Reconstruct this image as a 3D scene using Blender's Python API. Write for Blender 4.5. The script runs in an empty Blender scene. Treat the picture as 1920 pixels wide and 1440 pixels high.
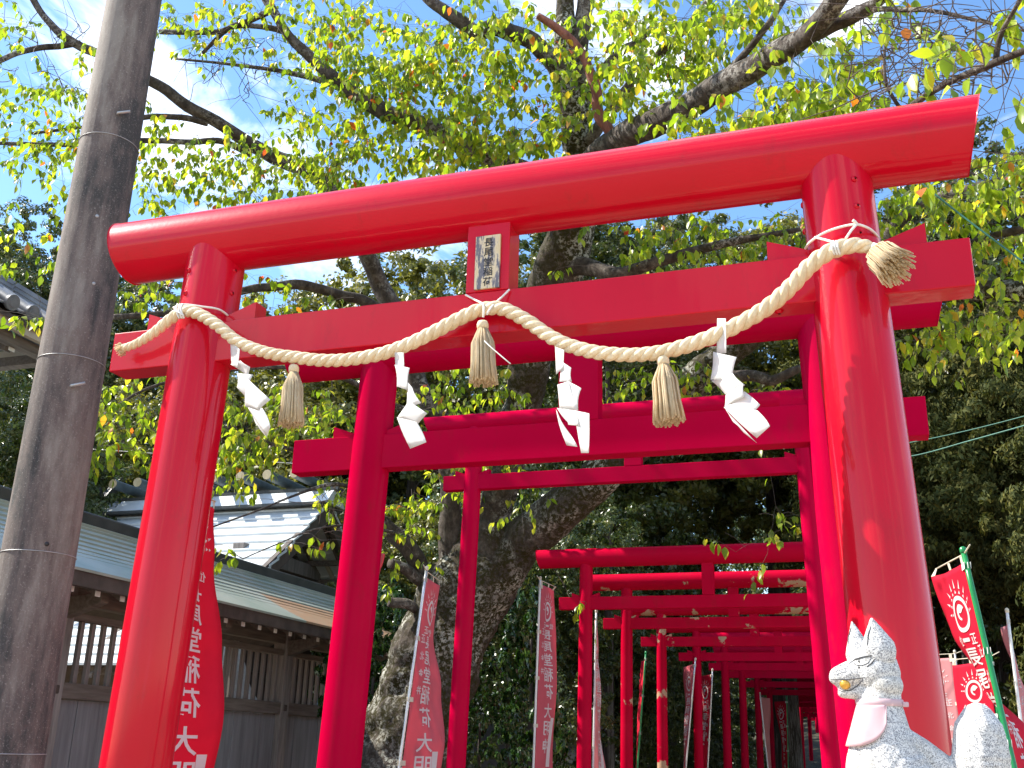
import bpy, bmesh, math, random
import numpy as np
from mathutils import Vector, Matrix, noise as nz
R = math.radians
rnd = random.Random(7)
rng = np.random.default_rng(7)
S = bpy.context.scene
COL = S.collection

# ------------------------------------------------------------------ camera
EYE = 1.5
F = 1976.3                      # focal length in pixels of the 1920 px wide photograph
yaw, pitch, roll = 0.32914, 0.33168, 0.027307
_f = np.array([-math.sin(yaw)*math.cos(pitch), math.cos(yaw)*math.cos(pitch), math.sin(pitch)])
_r = np.array([math.cos(yaw), math.sin(yaw), 0.0]); _u = np.cross(_r, _f)
RV = math.cos(roll)*_r + math.sin(roll)*_u
UV = -math.sin(roll)*_r + math.cos(roll)*_u
cam_d = bpy.data.cameras.new('camera'); cam = bpy.data.objects.new('camera', cam_d); COL.objects.link(cam)
M = Matrix(((RV[0], UV[0], -_f[0], 0), (RV[1], UV[1], -_f[1], 0), (RV[2], UV[2], -_f[2], EYE), (0, 0, 0, 1)))
cam.matrix_world = M
cam_d.sensor_width = 36; cam_d.lens = 36*F/1920; cam_d.clip_start = 0.05; cam_d.clip_end = 1500
S.camera = cam

# ------------------------------------------------------------------ light
SUN = Vector((-0.70, -0.075, 0.71)).normalized()
sun_el = math.asin(SUN.z); sun_az = math.atan2(SUN.x, SUN.y)
w = bpy.data.worlds.new('World'); S.world = w; w.use_nodes = True
nt = w.node_tree; nt.nodes.clear()
out = nt.nodes.new('ShaderNodeOutputWorld'); bg = nt.nodes.new('ShaderNodeBackground')
sky = nt.nodes.new('ShaderNodeTexSky'); sky.sky_type = 'NISHITA'; sky.sun_disc = False
sky.sun_elevation = sun_el; sky.sun_rotation = sun_az; sky.air_density = 1.0; sky.dust_density = 0.25; sky.ozone_density = 2.0
tc = nt.nodes.new('ShaderNodeTexCoord'); mp = nt.nodes.new('ShaderNodeMapping')
mp.inputs['Scale'].default_value = (1.6, 1.6, 3.2); mp.inputs['Location'].default_value = (3.1, 2.2, 0.2)
no = nt.nodes.new('ShaderNodeTexNoise'); no.inputs['Scale'].default_value = 2.3; no.inputs['Detail'].default_value = 9; no.inputs['Roughness'].default_value = 0.58
no.inputs['Distortion'].default_value = 0.5
cr = nt.nodes.new('ShaderNodeValToRGB'); cr.color_ramp.elements[0].position = 0.50; cr.color_ramp.elements[1].position = 0.67
mx = nt.nodes.new('ShaderNodeMix'); mx.data_type = 'RGBA'
hs = nt.nodes.new('ShaderNodeHueSaturation'); hs.inputs['Saturation'].default_value = 1.14; hs.inputs['Value'].default_value = 1.0
nt.links.new(tc.outputs['Generated'], mp.inputs['Vector']); nt.links.new(mp.outputs[0], no.inputs['Vector'])
nt.links.new(no.outputs[0], cr.inputs[0]); nt.links.new(cr.outputs[0], mx.inputs[0])
nt.links.new(sky.outputs[0], hs.inputs['Color']); nt.links.new(hs.outputs[0], mx.inputs[6])
mx.inputs[7].default_value = (7.6, 7.7, 7.9, 1)
nt.links.new(mx.outputs[2], bg.inputs[0]); nt.links.new(bg.outputs[0], out.inputs[0])
bg.inputs[1].default_value = 0.145
sl = bpy.data.lights.new('sun', 'SUN'); sl.energy = 4.7; sl.angle = R(0.5); sl.color = (1.0, 0.94, 0.84)
so = bpy.data.objects.new('sun', sl); COL.objects.link(so)
so.rotation_euler = SUN.to_track_quat('Z', 'Y').to_euler(); so.location = (0, 0, 30)
S.view_settings.view_transform = 'Standard'; S.view_settings.look = 'None'
S.view_settings.exposure = 1.2; S.view_settings.gamma = 1.0; S.view_settings.use_curve_mapping = False
S.render.engine = 'CYCLES'
S.cycles.max_bounces = 8; S.cycles.transparent_max_bounces = 8

# ------------------------------------------------------------------ helpers
def ray(x, y):
    d = (x-960)*RV - (y-720)*UV + F*_f
    return d/d[1]
def at(x, y, Y):
    d = ray(x, y)*Y
    return Vector((d[0], d[1], d[2]+EYE))
def depth(Y, x, y): return float(ray(x, y) @ _f)*Y
def pxr(px, Y, x, y): return px*depth(Y, x, y)/F

def put(name, me, parent=None, smooth=False):
    o = bpy.data.objects.new(name, me); COL.objects.link(o)
    if parent is not None: o.parent = parent
    return o
def tag(o, label=None, cat=None, group=None, kind=None):
    if label: o['label'] = label
    if cat: o['category'] = cat
    if group: o['group'] = group
    if kind: o['kind'] = kind
    return o
def thing(name, loc, label, cat, group=None, rz=0):
    o = bpy.data.objects.new(name, None); COL.objects.link(o)
    o.location = loc; o.rotation_euler = (0, 0, rz); o.empty_display_size = .1
    return tag(o, label, cat, group)

class MB:
    def __init__(s, org=(0, 0, 0)): s.v = []; s.f = []; s.o = Vector(org)
    def vert(s, p): s.v.append(tuple(Vector(p)-s.o)); return len(s.v)-1
    def quad(s, *p): s.f.append([s.vert(q) for q in p])
    def box(s, c, sz, rot=None):
        c = Vector(c); h = [k/2 for k in sz]; b = len(s.v)
        for sx, sy, sz_ in ((-1,-1,-1),(1,-1,-1),(1,1,-1),(-1,1,-1),(-1,-1,1),(1,-1,1),(1,1,1),(-1,1,1)):
            p = Vector((sx*h[0], sy*h[1], sz_*h[2]))
            if rot is not None: p = rot @ p
            s.vert(c+p)
        for f in ((0,3,2,1),(4,5,6,7),(0,1,5,4),(1,2,6,5),(2,3,7,6),(3,0,4,7)): s.f.append([b+i for i in f])
        return s
    def prism(s, poly, d):            # poly: list of 3D points, extruded by vector d
        n = len(poly); b = len(s.v); d = Vector(d)
        for p in poly: s.vert(p)
        for p in poly: s.vert(Vector(p)+d)
        s.f.append([b+i for i in range(n)][::-1]); s.f.append([b+n+i for i in range(n)])
        for i in range(n): j = (i+1) % n; s.f.append([b+i, b+j, b+n+j, b+n+i])
        return s
    def tube(s, pts, rad, n=8, cap=True, mod=None, rough=0):
        pts = [Vector(p) for p in pts]; m = len(pts)
        if not hasattr(rad, '__len__'): rad = [rad]*m
        t0 = (pts[1]-pts[0]).normalized(); a = Vector((0, 0, 1)) if abs(t0.z) < .9 else Vector((1, 0, 0))
        u = t0.cross(a).normalized(); b = len(s.v); pt = t0
        for i in range(m):
            t = (pts[min(i+1, m-1)]-pts[max(i-1, 0)])
            t = t.normalized() if t.length > 1e-9 else pt
            u = (u - t*u.dot(t)).normalized(); v = t.cross(u); pt = t
            for k in range(n):
                an = 2*math.pi*k/n; r = rad[i]*(mod(i, an) if mod else 1)
                q_ = pts[i]+u*(r*math.cos(an))+v*(r*math.sin(an))
                if rough:
                    e_ = nz.noise(q_*2.3)*.55+nz.noise(q_*6.1)*.30+abs(nz.noise(q_*14.0))*.24; q_ = pts[i]+(q_-pts[i])*(1+rough*e_)
                s.vert(q_)
        for i in range(m-1):
            for k in range(n):
                k2 = (k+1) % n; s.f.append([b+i*n+k, b+i*n+k2, b+(i+1)*n+k2, b+(i+1)*n+k])
        if cap:
            s.f.append([b+k for k in range(n)][::-1]); s.f.append([b+(m-1)*n+k for k in range(n)])
        return s
    def build(s, name, mat, parent=None, smooth=False, bevel=0, ang=None):
        me = bpy.data.meshes.new(name); me.from_pydata(s.v, [], s.f); me.validate()
        if smooth: me.polygons.foreach_set('use_smooth', [True]*len(me.polygons))
        me.materials.append(mat)
        o = put(name, me, parent)
        if not parent: o.location = s.o
        if smooth and ang:
            bm = bmesh.new(); bm.from_mesh(me)
            for e in bm.edges:
                if len(e.link_faces) == 2 and e.calc_face_angle(0) > ang: e.smooth = False
            bm.to_mesh(me); bm.free()
        if bevel:
            md = o.modifiers.new('bevel', 'BEVEL'); md.width = bevel; md.segments = 2; md.limit_method = 'ANGLE'; md.angle_limit = R(50)
        return o

def spline(P, n):
    P = [Vector(p) for p in P]; out = []
    for i in range(len(P)-1):
        a = P[max(i-1, 0)]; b = P[i]; c = P[i+1]; d = P[min(i+2, len(P)-1)]
        for k in range(n):
            t = k/n
            out.append(.5*((2*b)+(c-a)*t+(2*a-5*b+4*c-d)*t*t+(3*b-a-3*c+d)*t**3))
    out.append(P[-1]); return out
def lerp(a, b, t): return a+(b-a)*t

# ------------------------------------------------------------------ materials
def mat(name): 
    m = bpy.data.materials.new(name); m.use_nodes = True
    return m, m.node_tree, m.node_tree.nodes['Principled BSDF']
def N(nt, t, **k):
    n = nt.nodes.new(t)
    for a, b in k.items():
        if a in n.inputs: n.inputs[a].default_value = b
        else: setattr(n, a, b)
    return n
def ramp(nt, src, stops):
    r = nt.nodes.new('ShaderNodeValToRGB'); e = r.color_ramp.elements
    while len(e) > 1: e.remove(e[-1])
    e[0].position = stops[0][0]; e[0].color = tuple(stops[0][1])+(1,)
    for p, c in stops[1:]:
        q = e.new(p); q.color = tuple(c)+(1,)
    nt.links.new(src, r.inputs[0]); return r.outputs[0]
def noise(nt, scale, detail=5, rough=.55, vec=None, stretch=None):
    n = N(nt, 'ShaderNodeTexNoise', Scale=scale, Detail=detail, Roughness=rough)
    if stretch or vec is None:
        t = nt.nodes.new('ShaderNodeTexCoord'); mpp = nt.nodes.new('ShaderNodeMapping')
        mpp.inputs['Scale'].default_value = stretch or (1, 1, 1)
        nt.links.new(t.outputs['Object'], mpp.inputs[0]); nt.links.new(mpp.outputs[0], n.inputs['Vector'])
    return n.outputs[0]
def bump(nt, b, src, strength=.3, dist=.01):
    n = N(nt, 'ShaderNodeBump', Strength=strength, Distance=dist); nt.links.new(src, n.inputs['Height'])
    nt.links.new(n.outputs[0], b.inputs['Normal']); return n
def mixc(nt, fac, a, b):
    m = nt.nodes.new('ShaderNodeMix'); m.data_type = 'RGBA'
    for s_, i in ((fac, 0), (a, 6), (b, 7)):
        if isinstance(s_, (int, float)): m.inputs[i].default_value = s_
        elif isinstance(s_, tuple): m.inputs[i].default_value = s_+(1,) if len(s_) == 3 else s_
        else: nt.links.new(s_, m.inputs[i])
    return m.outputs[2]

def paint(name, c1, c2, rough, coat, peel=0, bstr=.25, crough=.06, spec=.0):
    m, t, b = mat(name)
    col = ramp(t, noise(t, 2.2, 4), [(.3, c1), (.7, c2)])
    if peel:
        pnn = N(t, 'ShaderNodeTexNoise', Scale=2.6, Detail=7.0, Roughness=.6); pnn.noise_dimensions = '4D'; oi = t.nodes.new('ShaderNodeObjectInfo'); ml_ = N(t, 'ShaderNodeMath', operation='MULTIPLY'); ml_.inputs[1].default_value = 61; t.links.new(oi.outputs['Random'], ml_.inputs[0]); t.links.new(ml_.outputs[0], pnn.inputs['W']); tcc = t.nodes.new('ShaderNodeTexCoord'); t.links.new(tcc.outputs['Object'], pnn.inputs['Vector']); pn = pnn.outputs[0]; pk = ramp(t, pn, [(peel, (0, 0, 0)), (peel+.012, (1, 1, 1))])
        col = mixc(t, pk, col, (.42, .27, .17))
        rr = ramp(t, pn, [(peel, (rough,)*3), (peel+.012, (.8,)*3)]); t.links.new(rr, b.inputs['Roughness'])
    else:
        b.inputs['Roughness'].default_value = rough
    # a little grime collected in blotches
    g = ramp(t, noise(t, 9, 8, .7, stretch=(1, 1, .35)), [(.56, (0, 0, 0)), (.80, (.45,)*3)])
    col = mixc(t, g, col, (.16, .02, .015)); t.links.new(col, b.inputs['Base Color'])
    b.inputs['Specular IOR Level'].default_value = spec; b.inputs['Coat IOR'].default_value = 1.42; b.inputs['Coat Weight'].default_value = coat; b.inputs['Coat Roughness'].default_value = crough
    bn = noise(t, 45, 5, .6); bump(t, b, bn, bstr, .002)
    n2 = N(t, 'ShaderNodeBump', Strength=.6, Distance=.006); t.links.new(noise(t, 6, 3, .5, stretch=(1, 1, .12)), n2.inputs['Height'])
    t.links.new(n2.outputs[0], b.inputs['Coat Normal'])
    return m
M_RED1 = paint('red_gloss_paint', (.50, .001, .014), (.56, .0015, .019), .36, .55, crough=.09, spec=.08)
M_RED2 = paint('red_satin_paint', (.42, .0005, .030), (.47, .001, .038), .5, .08, crough=.25)
M_RED3 = paint('red_old_paint', (.42, .001, .024), (.48, .003, .032), .55, .07, crough=.3)
M_RED4 = paint('red_peeling_paint', (.40, .001, .020), (.46, .004, .028), .6, .06, peel=.575, crough=.3)

def simple(name, c1, c2=None, rough=.6, scale=8, bs=.3, bd=.005, stretch=None, metal=0, detail=6, spec=.5):
    m, t, b = mat(name); s_ = noise(t, scale, detail, .6, stretch=stretch)
    t.links.new(ramp(t, s_, [(.3, c1), (.72, c2 or c1)]), b.inputs['Base Color'])
    b.inputs['Roughness'].default_value = rough; b.inputs['Metallic'].default_value = metal
    b.inputs['Specular IOR Level'].default_value = spec
    if bs: bump(t, b, s_, bs, bd)
    return m
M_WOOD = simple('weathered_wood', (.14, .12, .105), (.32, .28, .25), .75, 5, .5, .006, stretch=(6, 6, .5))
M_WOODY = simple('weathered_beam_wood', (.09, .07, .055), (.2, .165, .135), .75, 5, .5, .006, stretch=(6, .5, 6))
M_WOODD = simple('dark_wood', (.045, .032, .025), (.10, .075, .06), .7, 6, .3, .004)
M_BOARD = simple('grey_board', (.15, .148, .15), (.26, .255, .255), .7, 4, .3, .004, stretch=(5, 5, .4))
M_CREAM = simple('cream_wood', (.42, .36, .27), (.55, .48, .38), .7, 6, .2)
M_WHITE = simple('white_paint', (.72, .72, .70), (.82, .82, .80), .5, 10, .05)
M_TILE = simple('grey_clay_tile', (.10, .105, .12), (.22, .225, .24), .42, 6, .3, .004)
M_CAP = simple('brass_cap', (.42, .33, .17), (.55, .45, .27), .5, 9, .1)
M_LOG = simple('dark_log_copper', (.05, .07, .08), (.1, .13, .14), .4, 6, .2)
M_GOLD = simple('gold_ball', (.62, .33, .04), (.75, .45, .08), .3, 12, .1, metal=.4)
M_DARK = simple('black_ink', (.012, .012, .014), (.03, .03, .033), .6, 30, .1)
M_SILVER = simple('silver_pole', (.55, .56, .58), (.7, .71, .73), .25, 5, .05, metal=.6)
M_WPOLE = simple('white_pole', (.68, .68, .66), (.8, .8, .78), .35, 5, .05)
M_GREEN = simple('green_pole', (.01, .20, .06), (.015, .26, .08), .3, 5, .05)
M_LOOP = simple('cream_loop', (.55, .5, .38), (.68, .63, .5), .7, 20, .1)
M_WIRE = simple('green_wire', (.03, .14, .10), (.05, .2, .15), .5, 5, 0)
M_METAL = simple('grey_metal', (.3, .3, .3), (.45, .45, .45), .45, 20, .2, metal=.5)
M_CONCW = simple('grey_plaster_wall', (.06, .065, .075), (.10, .105, .115), .8, 3, .3)
M_ROCK = simple('pale_rock', (.35, .34, .32), (.6, .59, .56), .8, 8, .6, .03)
M_STONE = simple('pedestal_stone', (.3, .3, .29), (.5, .49, .47), .75, 25, .5, .004)

def ground_mat():
    m, t, b = mat('pale_gravel'); s1 = noise(t, 60, 6, .7); s2 = noise(t, .6, 4)
    c = mixc(t, ramp(t, s2, [(.35, (0, 0, 0)), (.7, (.5,)*3)]), ramp(t, s1, [(.3, (.27, .205, .135)), (.7, (.50, .40, .28))]), (.32, .25, .17))
    t.links.new(c, b.inputs['Base Color']); b.inputs['Roughness'].default_value = .9; bump(t, b, s1, .6, .01); return m
M_GROUND = ground_mat()
M_SOIL = simple('dark_backdrop_soil', (.02, .022, .012), (.05, .045, .025), .95, 1.2, .8, .1)

def concrete_pole():
    m, t, b = mat('stained_concrete')
    sp = N(t, 'ShaderNodeTexVoronoi', Scale=210.0); tc_ = t.nodes.new('ShaderNodeTexCoord'); t.links.new(tc_.outputs['Object'], sp.inputs['Vector'])
    fine = noise(t, 120, 8, .75); big = noise(t, 5, 7, .66, stretch=(1, 1, .2)); mid = noise(t, 13, 6, .6, stretch=(1, 1, .5))
    c = ramp(t, big, [(.40, (.045, .042, .04)), (.49, (.12, .095, .085)), (.60, (.22, .195, .17))])
    c = mixc(t, ramp(t, mid, [(.5, (0, 0, 0)), (.62, (.55,)*3)]), c, (.15, .115, .10))
    c = mixc(t, ramp(t, fine, [(.56, (0, 0, 0)), (.70, (.9,)*3)]), c, (.36, .33, .30))
    c = mixc(t, ramp(t, fine, [(.28, (.8,)*3), (.4, (0, 0, 0))]), c, (.03, .028, .027))
    t.links.new(c, b.inputs['Base Color']); b.inputs['Roughness'].default_value = .85
    bump(t, b, fine, .6, .004); return m
M_POLE = concrete_pole()

def granite():
    m, t, b = mat('speckled_granite'); tc_ = t.nodes.new('ShaderNodeTexCoord')
    v = N(t, 'ShaderNodeTexVoronoi', Scale=560.0); t.links.new(tc_.outputs['Object'], v.inputs['Vector'])
    n1 = noise(t, 420, 4, .8); sep = t.nodes.new('ShaderNodeSeparateColor'); t.links.new(v.outputs['Color'], sep.inputs[0])
    c = ramp(t, sep.outputs[0], [(0, (.12, .12, .13)), (.18, (.24, .24, .25)), (.40, (.45, .45, .45)), (.65, (.66, .65, .62)), (1, (.78, .77, .74))])
    c = mixc(t, ramp(t, n1, [(.35, (.5,)*3), (.47, (0, 0, 0))]), c, (.3, .3, .31))
    c = mixc(t, ramp(t, noise(t, 9, 5), [(.5, (0, 0, 0)), (.75, (.5,)*3)]), c, (.55, .5, .38))
    t.links.new(c, b.inputs['Base Color']); b.inputs['Roughness'].default_value = .7; bump(t, b, n1, .5, .0012); return m
M_GRAN = granite()

def bark(name='mossy_bark', lo=.42, lc=(.42, .42, .36), ms=.52):
    m, t, b = mat(name)
    n1 = noise(t, 14, 9, .7, stretch=(1, 1, .6)); n2 = noise(t, 2.4, 6, .6); n3 = noise(t, 26, 8, .75); n4 = noise(t, 1.1, 5)
    c = ramp(t, n1, [(.3, (.02, .016, .013)), (.5, (.07, .056, .047)), (.7, (.15, .125, .105))])
    lich = t.nodes.new('ShaderNodeMath'); lich.operation = 'MULTIPLY'
    t.links.new(ramp(t, n2, [(lo, (0, 0, 0)), (lo+.14, (1, 1, 1))]), lich.inputs[0]); t.links.new(ramp(t, n3, [(.49, (0, 0, 0)), (.53, (1, 1, 1))]), lich.inputs[1])
    c = mixc(t, lich.outputs[0], c, lc)
    moss = t.nodes.new('ShaderNodeMath'); moss.operation = 'MULTIPLY'
    t.links.new(ramp(t, n4, [(ms, (0, 0, 0)), (ms+.1, (1, 1, 1))]), moss.inputs[0]); t.links.new(ramp(t, n3, [(.46, (1, 1, 1)), (.56, (0, 0, 0))]), moss.inputs[1])
    c = mixc(t, moss.outputs[0], c, (.032, .028, .007))
    t.links.new(c, b.inputs['Base Color']); b.inputs['Roughness'].default_value = .9; b.inputs['Specular IOR Level'].default_value = .2
    bump(t, b, n1, 1.0, .03); return m
M_BARKT = bark('mossy_trunk_bark', .475, (.44, .44, .38), .40)
M_BARK = bark('limb_bark', .50, (.30, .28, .25), .6)
M_BARKR = simple('reddish_dead_bark', (.10, .03, .02), (.32, .12, .08), .85, 20, .8, .01, stretch=(1, 1, .3))
M_TWIG = simple('twig_bark', (.05, .035, .028), (.13, .10, .085), .8, 20, .3)

def leaf_mat(name, stops, trans, rough=.35, tmix=.5, spec=.5, patch=None):
    m, t, b = mat(name); g = t.nodes.new('ShaderNodeNewGeometry')
    c = ramp(t, g.outputs['Random Per Island'], stops)
    if patch: c = mixc(t, ramp(t, noise(t, patch[0], 3), [(.42, (0, 0, 0)), (.62, (1, 1, 1))]), c, patch[1])
    t.links.new(c, b.inputs['Base Color']); b.inputs['Roughness'].default_value = rough; b.inputs['Specular IOR Level'].default_value = spec
    tr = t.nodes.new('ShaderNodeBsdfTranslucent'); mixs = t.nodes.new('ShaderNodeMixShader'); mixs.inputs[0].default_value = tmix
    tm = t.nodes.new('ShaderNodeMix'); tm.data_type = 'RGBA'; tm.blend_type = 'MULTIPLY'; tm.inputs[0].default_value = 1
    t.links.new(c, tm.inputs[6]); tm.inputs[7].default_value = trans+(1,); t.links.new(tm.outputs[2], tr.inputs[0])
    o = t.nodes['Material Output']; t.links.new(b.outputs[0], mixs.inputs[1]); t.links.new(tr.outputs[0], mixs.inputs[2]); t.links.new(mixs.outputs[0], o.inputs[0])
    return m
CH = [(0, (.10, .16, .012)), (.25, (.17, .25, .02)), (.55, (.27, .34, .028)), (.9, (.41, .43, .045)), (.975, (.46, .36, .04)), (.985, (.55, .20, .03)), (1, (.5, .06, .03))]
M_CHERRY = leaf_mat('cherry_leaf', CH, (1.5, 1.58, .7), .32, .62)
def one_leaf(name, c): return leaf_mat(name, [(0, c), (1, c)], (1.5, 1.45, .7), .32, .55)
M_CL = [one_leaf('cherry_leaf_'+n, c) for n, c in (('green', (.22, .32, .025)), ('lime', (.34, .42, .03)), ('deep', (.15, .25, .02)), ('yellow', (.48, .44, .05)), ('orange', (.6, .2, .03)))]
M_EVER = leaf_mat('evergreen_leaf', [(0, (.03, .06, .014)), (.5, (.07, .105, .027)), (.8, (.13, .15, .038)), (1, (.21, .20, .055))], (1, 1.1, .5), .33, .22, patch=(.25, (.05, .07, .014)))
M_OLIVE = leaf_mat('olive_leaf', [(0, (.07, .08, .018)), (.5, (.14, .15, .03)), (.85, (.24, .23, .05)), (1, (.34, .31, .08))], (1.2, 1.2, .5), .4, .35, patch=(.3, (.10, .11, .02)))
M_CONIF = leaf_mat('cedar_leaf', [(0, (.03, .042, .012)), (.5, (.065, .078, .02)), (.85, (.12, .12, .03)), (1, (.18, .165, .045))], (1, 1, .5), .75, .25, spec=.15, patch=(.35, (.06, .06, .018)))
M_CAMEL = leaf_mat('camellia_leaf', [(0, (.015, .045, .01)), (.6, (.035, .09, .02)), (1, (.09, .15, .03))], (1, 1.1, .4), .22, .2, .7)
M_GRASS = M_EVER

def cloth_mat(name, c, trans=.35, scale=9):
    m, t, b = mat(name); n = noise(t, scale, 5); cc = ramp(t, n, [(.3, tuple(k*.92 for k in c)), (.7, c)])
    t.links.new(cc, b.inputs['Base Color']); b.inputs['Roughness'].default_value = .75; b.inputs['Specular IOR Level'].default_value = .2
    bump(t, b, noise(t, 260, 2), .15, .001)
    tr = t.nodes.new('ShaderNodeBsdfTranslucent'); t.links.new(cc, tr.inputs[0]); ms = t.nodes.new('ShaderNodeMixShader'); ms.inputs[0].default_value = trans
    o = t.nodes['Material Output']; t.links.new(b.outputs[0], ms.inputs[1]); t.links.new(tr.outputs[0], ms.inputs[2]); t.links.new(ms.outputs[0], o.inputs[0]); return m
M_FLAG = cloth_mat('red_banner_cloth', (.66, .012, .045))
M_FLAGP = cloth_mat('faded_banner_cloth', (.70, .15, .19))
M_FLAGPP = cloth_mat('pale_pink_banner_cloth', (.74, .33, .34))
M_INKW = cloth_mat('white_print', (.82, .80, .80))
M_PAPER = cloth_mat('white_paper', (.90, .90, .88), .5)
M_BIB = cloth_mat('pink_bib_cloth', (.80, .58, .60), .35)
def rope_mat(name, c1, c2):
    m, t, b = mat(name); n = noise(t, 90, 4, .7, stretch=(1, 1, .5)); n2 = noise(t, 6, 4)
    c = mixc(t, ramp(t, n2, [(.4, (0, 0, 0)), (.7, (.6,)*3)]), ramp(t, n, [(.3, c1), (.7, c2)]), tuple(k*.86 for k in c1))
    t.links.new(c, b.inputs['Base Color']); b.inputs['Roughness'].default_value = .65; bump(t, b, n, .5, .002)
    if 'strand' in name:
        tr = t.nodes.new('ShaderNodeBsdfTranslucent'); t.links.new(c, tr.inputs[0]); ms = t.nodes.new('ShaderNodeMixShader'); ms.inputs[0].default_value = .6
        o_ = t.nodes['Material Output']; t.links.new(b.outputs[0], ms.inputs[1]); t.links.new(tr.outputs[0], ms.inputs[2]); t.links.new(ms.outputs[0], o_.inputs[0])
    return m
M_ROPE = rope_mat('straw_rope', (.66, .49, .28), (.88, .76, .54))
M_STRAW = rope_mat('straw_strand', (.80, .66, .44), (.93, .84, .64))
M_CORD = simple('white_cord', (.7, .68, .62), (.82, .8, .75), .7, 80, .3, .001)

def plate_mat():
    m, t, b = mat('worn_gilt_plate')
    n = noise(t, 22, 9, .7, stretch=(1.6, 1, .35)); c = ramp(t, n, [(.40, (.60, .47, .25)), (.50, (.66, .55, .36)), (.54, (.16, .15, .17)), (.62, (.10, .10, .12)), (.70, (.52, .45, .34))])
    t.links.new(c, b.inputs['Base Color']); b.inputs['Roughness'].default_value = .5; bump(t, b, n, .3, .001); return m
M_PLATE = plate_mat()

def roof_mat(name, a, b_, c_, rough=.38, metal=.25):
    m, t, b = mat(name); n = noise(t, 1.3, 6, .6); n2 = noise(t, 12, 6, .6)
    c = mixc(t, ramp(t, n2, [(.4, (0, 0, 0)), (.7, (.5,)*3)]), ramp(t, n, [(.35, a), (.6, b_)]), c_)
    t.links.new(c, b.inputs['Base Color']); b.inputs['Roughness'].default_value = rough; b.inputs['Metallic'].default_value = metal
    bump(t, b, n2, .15, .004); return m
M_COPPER = roof_mat('green_copper', (.27, .335, .275), (.40, .43, .37), (.40, .38, .31))
M_COPPERO = roof_mat('orange_copper', (.42, .24, .13), (.5, .3, .18), (.36, .34, .25))
M_COPPERC = roof_mat('pale_copper', (.50, .55, .55), (.60, .63, .63), (.52, .54, .52), .45, .1)
M_RIDGE = simple('dark_ridge_copper', (.03, .033, .032), (.065, .065, .06), .45, 5, .2)

# ------------------------------------------------------------------ setting
g = MB(); g.quad((-300, -300, 0), (300, -300, 0), (300, 400, 0), (-300, 400, 0))
o = g.build('ground', M_GROUND); tag(o, kind='structure')
# dark terrain added behind everything to block sky in gaps between crowns
V = []; Fc = []; nx, ny = 70, 30
for j in range(ny):
    for i in range(nx):
        x = -70+i*2.0; y = 30+j*3.0; tt = j/(ny-1)
        h = 13*min(1, tt*1.4)*(0.75+.25*math.sin(x*.07+1.0))+1.3*math.sin(x*.31+y*.17)*tt
        if x > 0: h *= 1.0
        V.append((x, y, max(-.05, h-.1)))
for j in range(ny-1):
    for i in range(nx-1): a = j*nx+i; Fc.append((a, a+1, a+nx+1, a+nx))
me = bpy.data.meshes.new('sky_block_terrain'); me.from_pydata(V, [], Fc); me.materials.append(M_SOIL)
o = put('sky_block_terrain', me); tag(o, kind='structure')

# ------------------------------------------------------------------ torii
def cyl_x(mb, x0, x1, y, z, r, skew=0, n=56):
    b = len(mb.v); k = 14
    for i in range(k+1):
        for a in range(n):
            an = 2*math.pi*a/n; dz = r*math.sin(an); dy = r*math.cos(an)
            t = i/k; xx = lerp(x0, x1, t)+skew*(2*t-1)*dz/r
            mb.vert((xx, y+dy, z+dz))
    for i in range(k):
        for a in range(n):
            a2 = (a+1) % n; mb.f.append([b+i*n+a, b+i*n+a2, b+(i+1)*n+a2, b+(i+1)*n+a])
    mb.f.append([b+a for a in range(n)]); mb.f.append([b+k*n+a for a in range(n)][::-1])

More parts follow.
